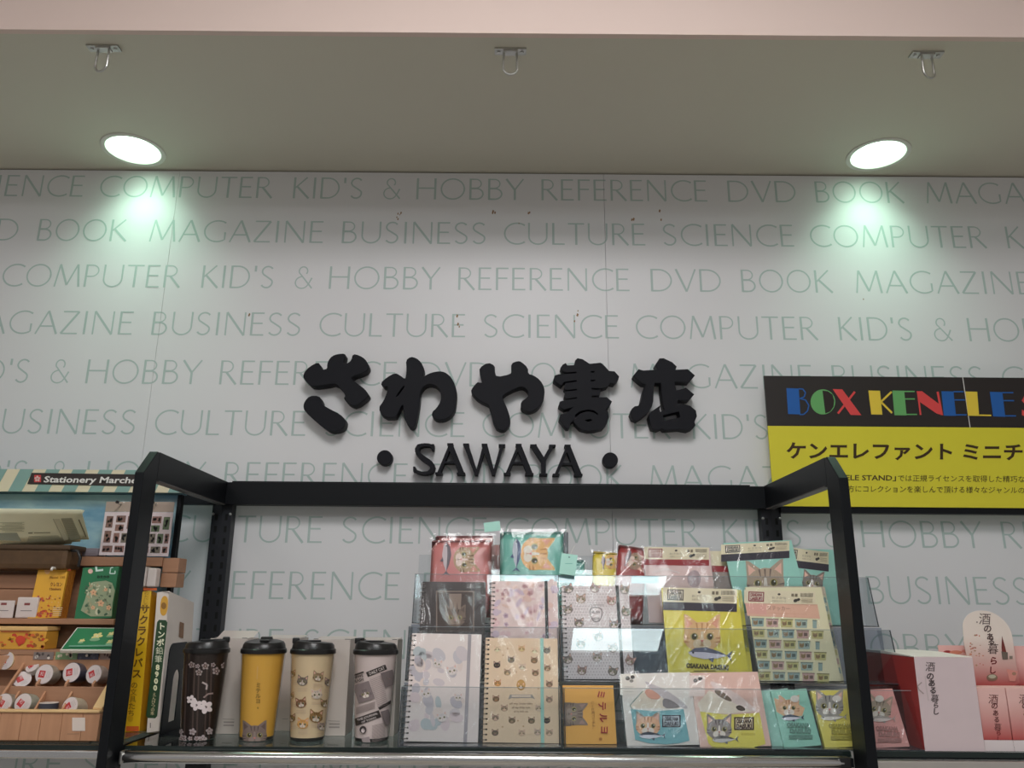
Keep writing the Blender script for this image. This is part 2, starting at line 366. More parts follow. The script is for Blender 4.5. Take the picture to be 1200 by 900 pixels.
# --- capitals of the wall print, drawn as humanist strokes (cap height 1)
def arc(cx, cy, rx, ry, a0, a1, n=14): return [(cx + rx * math.cos(math.radians(a0 + (a1 - a0) * i / n)), cy + ry * math.sin(math.radians(a0 + (a1 - a0) * i / n))) for i in range(n + 1)]
TH, TN = 0.074, 0.052
GL = {
 'A': (.78, [([(.03, 0), (.39, 1)], TN), ([(.39, 1), (.76, 0)], TH), ([(.16, .34), (.63, .34)], TN)]),
 'B': (.62, [([(.08, 0), (.08, 1)], TH), ([(.08, .97), (.28, .97)] + arc(.28, .76, .2, .21, 90, -90) + [(.08, .55)], TN), ([(.08, .53), (.30, .53)] + arc(.30, .28, .25, .25, 90, -90) + [(.08, .03)], TH * .9)]),
 'C': (.80, [(arc(.52, .5, .46, .48, 52, 308, 24), TH * .9)]),
 'D': (.86, [([(.08, 0), (.08, 1)], TH), ([(.08, .97), (.32, .97)] + arc(.32, .5, .46, .47, 90, -90, 20) + [(.08, .03)], TH * .85)]),
 'E': (.56, [([(.08, 0), (.08, 1)], TH), ([(.08, .97), (.50, .97)], TN), ([(.08, .53), (.46, .53)], TN), ([(.08, .03), (.52, .03)], TN)]),
 'F': (.52, [([(.08, 0), (.08, 1)], TH), ([(.08, .97), (.50, .97)], TN), ([(.08, .53), (.46, .53)], TN)]),
 'G': (.88, [(arc(.52, .5, .46, .48, 52, 300, 24) + [(.80, .12), (.80, .45)], TH * .85)]),
 'H': (.84, [([(.08, 0), (.08, 1)], TH), ([(.74, 0), (.74, 1)], TH), ([(.08, .53), (.74, .53)], TN)]),
 'I': (.26, [([(.12, 0), (.12, 1)], TH)]),
 'K': (.70, [([(.08, 0), (.08, 1)], TH), ([(.10, .48), (.58, 1)], TN), ([(.20, .55), (.68, 0)], TH)]),
 'L': (.54, [([(.08, 0), (.08, 1)], TH), ([(.08, .03), (.50, .03)], TN)]),
 'M': (.98, [([(.04, 0), (.16, 1)], TN), ([(.16, 1), (.48, .08)], TH), ([(.48, .08), (.80, 1)], TN), ([(.80, 1), (.92, 0)], TH)]),
 'N': (.84, [([(.08, 0), (.08, 1)], TN), ([(.08, 1), (.74, 0)], TH), ([(.74, 0), (.74, 1)], TN)]),
 'O': (.98, [(arc(.48, .5, .43, .48, 0, 360, 30), TH * .85)]),
 'P': (.58, [([(.08, 0), (.08, 1)], TH), ([(.08, .97), (.28, .97)] + arc(.28, .72, .24, .25, 90, -90) + [(.08, .47)], TN)]),
 'R': (.66, [([(.08, 0), (.08, 1)], TH), ([(.08, .97), (.26, .97)] + arc(.26, .74, .22, .23, 90, -90) + [(.08, .51)], TN), ([(.26, .51), (.63, 0)], TH)]),
 'S': (.58, [(arc(.29, .74, .22, .23, 35, 200, 12)[:-1] + [(.12, .62), (.42, .40)] + arc(.27, .26, .22, .23, 20, -150, 12), TH * .9)]),
 'T': (.62, [([(.31, 0), (.31, 1)], TH), ([(.01, .97), (.61, .97)], TN)]),
 'U': (.82, [([(.08, 1), (.08, .38)] + arc(.41, .36, .33, .34, 180, 360) + [(.74, 1)], TH * .85)]),
 'V': (.74, [([(.02, 1), (.38, 0)], TH), ([(.38, 0), (.72, 1)], TN)]),
 'Y': (.68, [([(.02, 1), (.34, .48)], TH), ([(.66, 1), (.34, .48)], TN), ([(.34, .48), (.34, 0)], TH)]),
 'Z': (.66, [([(.05, .97), (.60, .97)], TN), ([(.60, .97), (.05, .03)], TH), ([(.05, .03), (.62, .03)], TN)]),
 "'": (.2, [([(.08, 1), (.08, .74)], TH)]),
 '&': (.86, [(arc(.36, .78, .17, .19, -40, 220, 14) + [(.24, .66), (.74, .02)], TN), ([(.33, .55)] + arc(.33, .27, .26, .26, 100, 320, 14) + [(.62, .25), (.72, .48)], TN)]),
}
def word_strokes(wd, x0, z0, h, width):
    tot = sum(GL[c][0] for c in wd) + 0.08 * (len(wd) - 1); sx = width / (tot * h); x = x0; out = []
    for c in wd:
        adv, st = GL[c]
        for pts, t in st: out.append(([(x + p[0] * h * sx, z0 + p[1] * h) for p in pts], t * h))
        x += (adv + 0.08) * h * sx
    return out
ADV = [('SCIENCE', .350, .315), ('COMPUTER', .467, .420), ("KID'S", .217, .172), ('&', .080, .050), ('HOBBY', .302, .262), ('REFERENCE', .450, .405), ('DVD', .212, .170),
       ('BOOK', .268, .215), ('MAGAZINE', .455, .415), ('BUSINESS', .385, .347), ('CULTURE', .378, .340)]
PER = sum(a[1] for a in ADV)
def start(i): return sum(a[1] for a in ADV[:i])
ANCH = {1: (1, -1.001), 2: (9, -.409), 3: (1, -1.196), 4: (0, -.068), 5: (5, -.663), 6: (0, -.417), 7: (5, -.629), 8: (0, -.364), 9: (5, -.636), 10: (0, -.429), 11: (6, -.35), 12: (1, -.5), 13: (4, -.7)}
teal = lin((180, 197, 193))
M_print = mat('teal_grey_wall_print', teal, 0.5)
for r, (i0, xa) in ANCH.items():
    ztop = 2.5485 - 0.1165 * (r - 1); h = 0.0565; mb = MB(); base = xa - start(i0)
    for kq in (-1, 0, 1):
        for i, (wd, adv, wid) in enumerate(ADV):
            x0 = base + kq * PER + start(i)
            if x0 > 1.75 or x0 + wid < -1.75: continue
            for si, (pts, t) in enumerate(word_strokes(wd, x0, ztop - h, h, wid)):
                n = len(pts); L, Rr = [], []
                for j, p in enumerate(pts):
                    a = pts[max(j - 1, 0)]; b = pts[min(j + 1, n - 1)]; dx, dz = b[0] - a[0], b[1] - a[1]; l = math.hypot(dx, dz)
                    fl = 1.0 + (0.22 if j in (0, n - 1) else 0)          # flared stroke ends
                    nx, nz = -dz / l * t / 2 * fl, dx / l * t / 2 * fl; L.append((p[0] + nx, p[1] + nz)); Rr.append((p[0] - nx, p[1] - nz))
                y = YW - 0.0002 - 0.00005 * (si % 5)
                for j in range(n - 1): mb.quad((L[j][0], y, L[j][1]), (L[j + 1][0], y, L[j + 1][1]), (Rr[j + 1][0], y, Rr[j + 1][1]), (Rr[j][0], y, Rr[j][1]))
    o = mb.build('printed_line', M_print, wall)
# brown tape residue marks left on the wall
mb = MB(); rr = random.Random(3)
for px, py, n in [(468, 250, 5), (580, 246, 3), (537, 377, 3), (675, 370, 3), (620, 252, 2), (740, 252, 2), (772, 252, 2), (291, 373, 2), (606, 255, 1), (1010, 352, 1)]:
    for _ in range(n):
        p = atY(px + rr.uniform(-3, 3), py + rr.uniform(-7, 7), YW); s = rr.uniform(.0012, .003)
        mb.quad(*[(p[0] + dx * s, YW - 0.0005, p[2] + dz * s * 1.6) for dx, dz in ((-1, -.4), (.2, -1), (.9, .5), (-.3, 1))])
tag(mb.build('tape_residue', mat('brown_residue', lin((150, 118, 88)), 0.8), wall), 'small brown specks of old tape glue', kind='stuff')

# --- hall ceiling light panels behind the camera
def hall_light(x, y, lx, ly, label, glow=None):
    t = thing('ceiling_light_panel', (x, y, ZH), label, 'ceiling light', 'hall ceiling light panels')
    f = MB()
    f.box(-lx / 2 - .02, lx / 2 + .02, -ly / 2 - .02, -ly / 2, -0.02, 0); f.box(-lx / 2 - .02, lx / 2 + .02, ly / 2, ly / 2 + .02, -0.02, 0)
    f.box(-lx / 2 - .02, -lx / 2, -ly / 2, ly / 2, -0.02, 0); f.box(lx / 2, lx / 2 + .02, -ly / 2, ly / 2, -0.02, 0)
    f.build('frame', M_white, t)
    MB().box(-lx / 2, lx / 2, -ly / 2, ly / 2, -0.012, -0.006).build('diffuser', glow or GLOW, t)
GLOW2 = glow_mat('hall_panel_cool_glow', (0.86, 1.0, 1.0), HALL_PANEL * .55)
GLOW = glow_mat('hall_panel_glow', (1.0, 0.98, 0.975), HALL_PANEL)
hall_light(0.34, -0.80, 0.92, 0.30, 'rectangular ceiling light panel in the hall, behind the square one', GLOW2)
hall_light(0.05, 0.08, 0.62, 0.62, 'square ceiling light panel in the hall, nearest to the shelves')
hall_light(-1.6, -1.2, 0.9, 0.32, 'rectangular ceiling light panel in the hall, on the left')
hall_light(0.60, -1.45, 0.50, 0.30, 'rectangular ceiling light panel in the hall, farthest behind the camera', GLOW2)

# --- soffit hooks
HK = [(-0.780, 'steel loop hook in the soffit at the left'), (-0.008, 'steel loop hook in the middle of the soffit'), (0.782, 'steel loop hook in the soffit at the right')]
for i, (x, lb) in enumerate(HK):
    t = thing('ceiling_hook', (x, 1.300, ZC), lb, 'hook', 'loop hooks in a line under the soffit')
    mb = MB(); mb.prism([(a, b) for a, b in ((-.030, -.0035), (.030, -.0035), (.030, 0), (-.030, 0))], -.009, .009); mb.build('plate', M_zinc, t)
    mb = MB(); mb.box(-.0135, .0135, -.0075, .0075, -.0065, -.003, .001); mb.build('clamp', M_zinc, t)
    for sx in (-.022, .022): MB().lathe([(0.0, -.0055), (.003, -.0055), (.0035, -.0033)], 10, cx=sx).build('screw', M_zinc, t, True)
    rg = Matrix.Rotation(math.radians((-14, 4, 18)[i]), 4, 'Z')
    pts = [(-.012, 0, -.003), (-.0130, 0, -.030)] + [(-.0130 * math.cos(a), 0, -.040 - .013 * math.sin(a)) for a in [math.pi * k / 12 for k in range(13)]] + [(.0130, 0, -.030), (.012, 0, -.003)]
    MB().tube([rg @ Vector(p) for p in pts], .0021, 8).build('loop', M_zinc, t, True)

# --- downlights
for x, y, lb in LAMPS:
    t = thing('downlight', (x, y, ZC), lb, 'ceiling light', 'lit downlights over the wall')
    MB().lathe([(.0600, .001), (.0600, -.0022), (.0650, -.0038), (.0700, -.0024), (.0705, -.0002), (.0630, -.0002)], 48, cap=False).build('trim_ring', mat('white_trim', lin((225, 222, 214)), 0.3), t, True)
    o = MB().lathe([(.0600, .0), (.0570, .030), (.0550, .060), (.0600, .064), (.0615, .060), (.0615, .0)], 48, cap=False).build('reflector', mat('lamp_reflector', (0.86, 0.88, 0.85, 1), 0.25), t, True)
    o = MB().lathe([(0.0001, .050), (.030, .0525), (.0560, .056), (.0560, .0575), (.0001, .0575)], 48).build('lens', glow_mat('downlight_glow', (0.66, 1.0, 0.76), LAMP), t, True)
    o['label'] = 'glowing greenish white lens'
    sp = bpy.data.lights.new('downlight_beam', 'SPOT'); sp.energy = BEAM; sp.color = (0.62, 1.0, 0.76); sp.spot_size = math.radians(100); sp.spot_blend = 1.0; sp.shadow_soft_size = .03
    so = bpy.data.objects.new('beam', sp); COL.objects.link(so); so.parent = t; so.location = (0, 0, .046)
    MB().box(-.09, .09, -.085, .085, 0.066, .11, .004).build('housing', M_zinc, t)

# ------------------------------------------------------------------ raised black sign characters
def sign(name, loops, label, crop, s, Yf=1.712, Yb=1.742, sm=1, cat='sign letter', group=None, bev=0.0010):
    lp = []
    for l in loops:
        q = [atY(crop[0] + x / s, crop[1] + y / s, Yf) for x, y in (chaikin(l, sm) if sm else l)]
        lp.append([(p[0], p[2]) for p in q])
    cx = sum(p[0] for p in lp[0]) / len(lp[0]); cz = min(p[1] for p in lp[0])
    lp = [[(a - cx, b - cz) for a, b in l] for l in lp]
    me = fill_curve(lp, Yb - Yf, bev, name)
    o = link(name, me, M_signblk); o.location = (cx, (Yf + Yb) / 2, cz)
    return tag(o, label, cat, group)
G1 = 'raised black characters of the shop sign'
sa = [[(48, 270), (62, 232), (110, 180), (205, 128), (232, 168), (226, 204), (262, 208), (300, 200), (300, 150), (318, 105), (352, 65), (405, 45), (492, 38), (488, 80), (472, 128), (482, 145), (520, 140), (555, 110), (572, 42), (640, 58), (700, 95), (735, 150), (740, 195), (700, 238), (545, 288), (580, 325), (640, 370), (700, 415), (738, 470), (730, 500), (602, 600), (520, 572), (472, 510), (495, 490), (470, 440), (385, 350), (300, 372), (140, 390), (90, 350), (50, 300)]]
sa2 = [[(48, 590), (65, 540), (115, 485), (212, 485), (242, 532), (245, 575), (330, 625), (440, 680), (495, 738), (490, 790), (468, 830), (415, 855), (340, 862), (290, 840), (180, 755), (60, 645)]]
t = thing('sign_character', (-0.37, 1.727, 2.0), 'raised black brush-style hiragana SA, leftmost character of the shop sign', 'sign letter', G1)
t.matrix_world = Matrix.Identity(4); t.location = (-0.37, 1.727, 2.0)
for l in (sa, sa2):
    o = sign('stroke', l, None, (350, 410), 9, cat=None); lw = o.location.copy(); o.parent = t; o.location = lw - t.location
wa = [[(50, 352), (120, 290), (205, 243), (255, 265), (312, 310), (322, 270), (328, 200), (320, 110), (370, 72), (430, 85), (482, 130), (515, 200), (498, 270), (495, 292), (560, 250), (640, 228), (702, 226), (752, 246), (802, 292), (842, 370), (857, 450), (850, 560), (835, 640), (790, 700), (720, 738), (640, 740), (592, 700), (600, 650), (640, 620), (690, 540), (690, 460), (670, 410), (630, 375), (575, 360), (520, 375), (480, 425), (470, 455), (465, 560), (440, 700), (420, 800), (380, 828), (345, 810), (305, 720), (295, 640), (290, 560), (225, 690), (215, 715), (75, 712), (30, 612), (85, 540), (125, 440), (130, 380), (90, 400)],
      [(210, 500), (298, 375), (308, 392), (232, 492)]]
sign('sign_character', wa, 'raised black brush-style hiragana WA, second character of the shop sign', (440, 410), 9, group=G1)
ya = [[(62, 375), (130, 292), (150, 302), (185, 300), (155, 205), (150, 145), (240, 87), (315, 120), (312, 180), (332, 243), (480, 212), (490, 180), (485, 100), (550, 73), (592, 78), (665, 145), (665, 208), (720, 222), (790, 270), (835, 345), (840, 420), (820, 500), (770, 570), (700, 607), (640, 605), (585, 570), (590, 500), (640, 470), (668, 440), (665, 390), (620, 345), (560, 350), (395, 430), (400, 480), (440, 560), (480, 680), (470, 750), (420, 800), (380, 805), (310, 770), (255, 545), (235, 528), (150, 490), (68, 415)]]
sign('sign_character', ya, 'raised black brush-style hiragana YA, middle character of the shop sign', (545, 415), 9, group=G1)
sh = [[(150, 190), (175, 155), (208, 138), (222, 163), (298, 160), (305, 112), (330, 88), (385, 98), (460, 147), (575, 135), (610, 162), (665, 222), (722, 226), (770, 280), (762, 312), (720, 358), (672, 350), (645, 388), (590, 405), (478, 402), (480, 418), (578, 422), (565, 482), (480, 484), (482, 500), (640, 498), (695, 545), (665, 605), (625, 612), (655, 655), (662, 710), (640, 780), (600, 828), (520, 850), (440, 855), (360, 835), (300, 775), (290, 745), (262, 765), (245, 825), (215, 828), (180, 790), (135, 730), (150, 680), (215, 665), (292, 600), (190, 630), (130, 590), (145, 545), (190, 532), (325, 512), (325, 500), (215, 518), (190, 490), (200, 440), (325, 426), (325, 414), (205, 425), (188, 410), (200, 352), (322, 335), (322, 322), (190, 338), (160, 378), (75, 318), (90, 270), (130, 258), (318, 246), (318, 232), (210, 240), (170, 222)],
      [(468, 224), (512, 224), (506, 240), (474, 240)], [(470, 316), (520, 314), (512, 330), (476, 332)],
      [(300, 735), (320, 700), (370, 665), (440, 648), (500, 660), (545, 690), (548, 672), (505, 640), (440, 630), (365, 645), (310, 680)], [(400, 738), (470, 728), (490, 745), (440, 760)]]
sign('sign_character', sh, 'raised black brush-style kanji for writing, fourth character of the shop sign', (640, 410), 9, sm=0, group=G1, bev=0.0005)
te = [[(110, 270), (165, 203), (215, 218), (368, 208), (342, 155), (385, 90), (430, 88), (520, 130), (567, 175), (555, 210), (685, 203), (760, 270), (700, 340), (545, 335), (562, 425), (600, 420), (665, 398), (752, 470), (700, 532), (578, 530), (575, 572), (640, 568), (710, 590), (770, 640), (780, 700), (755, 760), (765, 795), (740, 830), (690, 850), (600, 835), (440, 847), (415, 825), (370, 845), (310, 830), (290, 780), (272, 700), (292, 655), (400, 582), (385, 625), (395, 655), (440, 630), (425, 590), (405, 440), (400, 350), (335, 350), (325, 390), (320, 540), (305, 600), (270, 655), (215, 705), (150, 745), (100, 725), (78, 670), (95, 620), (125, 595), (160, 590), (190, 545), (210, 450), (240, 360), (205, 355), (150, 312)],
      [(420, 690), (590, 650), (608, 712), (440, 745)]]
sign('sign_character', te, 'raised black brush-style kanji for shop, rightmost character of the shop sign', (730, 410), 9, sm=0, group=G1, bev=0.0005)
def stroke_poly(a, b, w0, w1=None):
    w1 = w0 if w1 is None else w1; dx, dy = b[0] - a[0], b[1] - a[1]; l = math.hypot(dx, dy); nx, ny = -dy / l, dx / l
    return [(a[0] + nx * w0 / 2, a[1] + ny * w0 / 2), (b[0] + nx * w1 / 2, b[1] + ny * w1 / 2), (b[0] - nx * w1 / 2, b[1] - ny * w1 / 2), (a[0] - nx * w0 / 2, a[1] - ny * w0 / 2)]
def rc(x0, y0, x1, y1): return [(x0, y0), (x1, y0), (x1, y1), (x0, y1)]
def latin(polys, crop, s, label, Yf=1.718, Yb=1.742):
    mb = MB(); W = [[atY(crop[0] + x / s, crop[1] + y / s, Yf) for x, y in p] for p in polys]
    cx = sum(p[0] for p in W[0]) / len(W[0]); cz = min(p[2] for q in W for p in q)
    for j, q in enumerate(W): mb.prism([(p[0] - cx, p[2] - cz) for p in q], -(Yb - Yf) / 2 - 0.00004 * j, (Yb - Yf) / 2)
    o = mb.build('sign_letter', M_signblk); o.location = (cx, (Yf + Yb) / 2, cz); return tag(o, label, 'sign letter', 'raised black letters under the shop sign')
Sc = [(578, 98), (545, 84), (495, 82), (452, 96), (438, 130), (455, 170), (500, 205), (550, 238), (578, 272), (570, 310), (535, 330), (480, 332), (435, 318), (414, 292)]
Sw = [26, 24, 24, 34, 40, 42, 44, 44, 42, 38, 28, 24, 26, 26]
latin([stroke_poly(Sc[i], Sc[i + 1], Sw[i], Sw[i + 1]) for i in range(len(Sc) - 1)] + [[(x + 21 * math.cos(a) * .8, y + 21 * math.sin(a) * .8) for a in [k * math.pi / 4 for k in range(8)]] for x, y in Sc[3:10]] + [rc(568, 78, 590, 130), rc(406, 275, 424, 318)], (430, 510), 7.5, 'raised black serif letter S under the hiragana WA')
def letA(o): return [stroke_poly((730 + o, 80), (832 + o, 338), 46, 50), stroke_poly((728 + o, 95), (630 + o, 335), 24, 28), rc(672 + o, 228, 785 + o, 247), rc(600 + o, 325, 660 + o, 343), rc(790 + o, 327, 862 + o, 345), rc(705 + o, 70, 758 + o, 88)]
latin(letA(0), (430, 510), 7.5, 'raised black serif letter A between the S and the W')
latin([stroke_poly((870, 80), (962, 345), 44, 30), stroke_poly((962, 348), (1036, 85), 24, 28), stroke_poly((1034, 80), (1112, 345), 46, 30), stroke_poly((1112, 348), (1190, 85), 24, 28), rc(845, 72, 897, 90), rc(1008, 74, 1058, 90), rc(1158, 78, 1215, 96)], (430, 510), 7.5, 'raised black serif letter W under the hiragana YA')
B = lambda P, dx, dy=0: [[(x + dx, y + dy) for x, y in q] for q in P]
latin(B(letA(0), -523, 5), (580, 510), 7.5, 'raised black serif letter A between the W and the Y')
latin([stroke_poly((340, 88), (426, 225), 44, 40), stroke_poly((503, 92), (426, 225), 28, 28), stroke_poly((427, 205), (427, 345), 42), rc(310, 80, 368, 96), rc(476, 82, 534, 98), rc(392, 335, 462, 352)], (580, 510), 7.5, 'raised black serif letter Y next to the last A')
latin(B(letA(0), -92, 12), (580, 510), 7.5, 'raised black serif letter A at the end of the word, nearest the right dot')
for cx, cy, lb in [(155, 197, 'raised black round dot left of the letter S'), (945 + 225 * 0 + 70 + 0, 217, None)]:
    if lb is None: crop, lb = (580, 510), 'raised black round dot right of the last letter A'
    else: crop = (430, 510)
    p = atY(crop[0] + cx / 7.5, crop[1] + cy / 7.5, 1.722)
    o = MB().lathe([(.0155, .010), (.0165, .009), (.0165, -.011), (.0155, -.012)], 32, 'y').build('sign_dot', M_signblk, None, True); o.location = (p[0], 1.733, p[2]); tag(o, lb, 'sign dot', 'dots beside the sign letters')

# ------------------------------------------------------------------ black display frame round the middle bay
XL, XR, YF, YB, ZT, ZB = -0.6045, 0.5386, 1.312, 1.700, 1.800, 1.752
fr = thing('shelf_rack', (0, YB, 1.0), 'black metal frame of the middle bay: two front posts, two arms and a back beam', 'rack')
def loc(o, root): o.location = -root.location; return o
def side_frame(x0, x1, nm=''):
    c = 0.043
    o = MB().prismx([(YF, 0.55), (YF + .052, 0.55), (YF + .052, ZB), (YF + .052, ZT - .001), (YF + c, ZT), (YF, ZT - c)], x0, x1).build('post', M_black, fr); loc(o, fr)
    bv = o.modifiers.new('b', 'BEVEL'); bv.width = .0012; bv.segments = 2
    o = MB().prismx([(YF + .052, ZB), (YB + .02, ZB), (YB + .02, ZT), (YF + .052, ZT)], x0, x1).build('arm', M_black, fr); loc(o, fr)
    o = MB().box(x0 - .0005, x1 + .0005, YF + .060, YB, ZB - .0015, ZB + .0005).build('arm_lip', mat('worn_black_lip', (0.10, 0.09, 0.085, 1), 0.45), fr); loc(o, fr)
side_frame(XL - .0150, XL); side_frame(XR, XR + .0160)
o = MB().box(XL, XR, YB, YB + .026, ZB, ZT - .001, .001).build('back_beam', M_black, fr); loc(o, fr)
o = MB().box(XL + .01, XR - .03, YB + .004, YB + .024, ZT - .001, ZT + .002).build('beam_ledge', M_black, fr); loc(o, fr)
# slotted uprights on the wall
for x, lb in [(-0.6135, 'black slotted wall upright behind the left post of the frame'), (0.5525, 'black slotted wall upright behind the right post of the frame')]:
    t = thing('slotted_upright', (x, 1.728, 0.9), lb, 'shelf upright', 'slotted wall uprights')
    for s in (-1, 1):
        x0 = s * .0105; mb = MB(); mb.box(x0 - .0105, x0 + .0105, -.013, .013, 0, .86, .0008)
        mb.build('channel', mat('charcoal_channel', (0.020, 0.021, 0.026, 1), .45, spec=.3), t)
        mb = MB(); z = .02
        while z < .84: mb.box(x0 - .0028, x0 + .0028, -.0134, -.0128, z, z + .013); z += .025
        o = mb.build('slot', mat('slot_dark', (0.001, 0.001, 0.001, 1), 0.9), t); o['kind'] = 'stuff'
    for s in (-1, 1): MB().lathe([(.0, -.0165), (.002, -.016), (.0032, -.013)], 10, 'y', cx=s * .018, cz=.833).build('screw', M_zinc, t, True)

# rails of the side bays
o = MB().box(-.012, 1.25, -.010, .010, -.0065, .0065, .001).build('wall_rail', M_black); o.location = (0.582, 1.712, 1.7505); tag(o, 'thin black rail under the yellow banner, right of the frame', 'rail')
o = MB().box(-.70, 0, -.010, .010, -.011, .011, .001).build('wall_rail', M_black); o.location = (-.632, 1.715, 1.763); tag(o, 'thin black rail behind the striped awning board, left of the frame', 'rail')

# ------------------------------------------------------------------ yellow banner
BY = 1.698
bn = thing('advertising_banner', (0.555, BY, 1.757), 'yellow and black advertising board with colourful capitals standing on the right rail', 'sign')
P = Panel(0.555, BY, 1.757, 1, 0.286); P.M = Matrix.Translation((0.555, BY, 1.757)); P.I = P.M.inverted()
M_yel = mat('banner_yellow', lin((196, 186, 44), 1.35), 0.55, vary=0.02); M_bnblk = mat('banner_black', lin((38, 30, 28)), 0.5, vary=0.05)
xs_ = 0.4385
MB().box(0, 1.2, 0, .004, 0, .173).build('board', M_yel, bn); MB().box(xs_ - .004, xs_ + .004, .001, .004, .1735, .2855).build('joint_strip', M_white, bn)
MB().box(0, xs_ - .0012, 0, .004, .1732, .286).build('header_strip', M_bnblk, bn); MB().box(xs_ + .0012, 1.2, 0, .004, .1732, .286).build('header_strip', M_bnblk, bn)
bl, gr, rd, ye = (32, 84, 150), (92, 150, 90), (196, 66, 66), (205, 178, 60)
A = Art(P.map, (860, 420, 3.5294), 1.35)
def thinl(*p, c): A.line(list(p), 5, c)
A = Art(P.map, (860, 420, 3.5294), 1.35)
A.poly([(217, 123), (268, 125), (275, 232), (224, 230)], bl); A.line([(268, 126), (285, 127), (296, 142), (290, 160), (272, 166), (296, 172), (310, 195), (304, 218), (288, 232), (272, 232)], 5, bl)
A.build(bn, 'letter')
A = Art(P.map, (860, 420, 3.5294), 1.35)
A.ell(368, 180, 51, 52, gr, n=30); A.poly([(366, 133), (388, 136), (408, 150), (415, 175), (412, 200), (398, 220), (378, 228)], (38, 30, 28));
A.build(bn, 'letter')
A = Art(P.map, (860, 420, 3.5294), 1.35)
A.poly([(408, 127), (448, 128), (527, 235), (483, 234)], rd); A.line([(500, 138), (430, 228)], 9, rd)
A.build(bn, 'letter')
A = Art(P.map, (860, 420, 3.5294), 1.35)
A.poly([(556, 133), (604, 134), (614, 233), (568, 232)], ye); A.line([(652, 138), (608, 180), (654, 226)], 8, ye)
A.build(bn, 'letter')
A = Art(P.map, (860, 420, 3.5294), 1.35)
A.poly([(655, 133), (704, 134), (714, 236), (664, 235)], gr); [A.line([(704, y), (x, y)], 5, gr) for y, x in ((137, 747), (168, 748), (232, 757))]
A.build(bn, 'letter')
A = Art(P.map, (860, 420, 3.5294), 1.35)
A.poly([(755, 136), (778, 136), (850, 190), (866, 236), (838, 228), (768, 180)], rd); A.line([(760, 138), (772, 234)], 7, rd); A.line([(842, 138), (860, 234)], 9, rd)
A.build(bn, 'letter')
A = Art(P.map, (860, 420, 3.5294), 1.35)
A.poly([(858, 136), (908, 137), (918, 238), (868, 237)], bl); [A.line([(908, y), (x, y)], 5, bl) for y, x in ((138, 950), (172, 955), (234, 962))]
A.build(bn, 'letter')
A = Art(P.map, (860, 420, 3.5294), 1.35)
A.poly([(957, 137), (1006, 138), (1014, 238), (968, 237)], ye); A.line([(1014, 235), (1064, 236)], 6, ye)
A.build(bn, 'letter')
A = Art(P.map, (860, 420, 3.5294), 1.35)
A.poly([(1058, 138), (1110, 140), (1122, 242), (1072, 240)], bl); [A.line([(1110, y), (x, y)], 5, bl) for y, x in ((142, 1155), (175, 1158), (238, 1166))]
A.build(bn, 'letter')
A = Art(P.map, (860, 420, 3.5294), 1.35)
# S T A N D continue past the photograph's edge
A.text('STAND', 1440, 194, 128, rd, bold=.02, fit=500); A.build(bn, 'letter')['kind'] = 'stuff'
A = Art(P.map, (860, 420, 3.5294), 1.35)
dk = (56, 40, 22)
A.text('ケンエレファント ミニチュアコレクション', 217 + 838, 388, 76, dk, .4, bold=.028, fit=1676)
sk = (70, 56, 30)
A.text('「KENELE STAND」', 520, 493, 30, sk, .5, bold=.02, fit=300); A.text('では正規ライセンスを取得した精巧な', 940, 498, 30, sk, .5, bold=.006, fit=524)
A.text('方にコレクションを楽しんで頂ける様々なジャンルの', 835, 543, 30, sk, .5, bold=.006, fit=731)
A.build(bn, 'small_print')['kind'] = 'stuff'

# ------------------------------------------------------------------ shelves
ZS = 1.335
def shelf(x0, x1, label, yf=1.360):
    t = thing('glass_shelf', ((x0 + x1) / 2, yf, ZS), label, 'shelf', 'glass shelves in a row')
    a = (x1 - x0) / 2
    o = MB().box(-a, a, .001, 1.70 - yf, -.008, 0).build('glass_pane', M_glass, t)
    MB().box(-a, a, 0, .001, -.008, 0).build('front_edge', M_gedge, t)
    return t, a
t, a = shelf(-0.600, 0.534, 'clear glass shelf of the middle bay, with a round chrome front rail')
MB().lathe([(.0085, -.562), (.0092, -.560), (.0092, .548), (.0085, .550)], 20, 'x', cy=-.010, cz=-.0145).build('front_rail', M_chrome, t, True)
for x in (.553,): MB().box(x - .012, x + .006, -.019, 0, -.022, -.006, .002).build('rail_clamp', M_lidblk, t)
MB().box(-.5665, -.561, -.019, 0, -.024, -.005, .002).build('rail_clamp', M_zinc, t)
for x in (-a - .0035, a - .004):
    MB().prismx([(-.008, -.009), (-.008, -.022), (.30, -.045), (.345, -.045), (.345, -.009)], x, x + .004).build('bracket', M_black, t)
t, a = shelf(-1.35, -0.630, 'clear glass shelf of the left bay, under the wooden tape tray')
MB().box(-a, a - .004, -.012, 0, -.018, -.006, .002).build('front_rail', M_chrome, t)
MB().box(a - .004, a, -.008, .34, -.030, -.009).build('bracket', M_black, t)
t, a = shelf(0.5565, 1.35, 'clear glass shelf of the right bay, under the pink gift boxes')
MB().box(-a, a, -.014, 0, -.026, -.011, .002).build('front_rail', mat('satin_aluminium', (0.80, 0.74, 0.68, 1), 0.3, 0.9), t)
MB().box(-a, a, -.002, .020, -.0105, -.0085).build('black_tray', M_black, t)

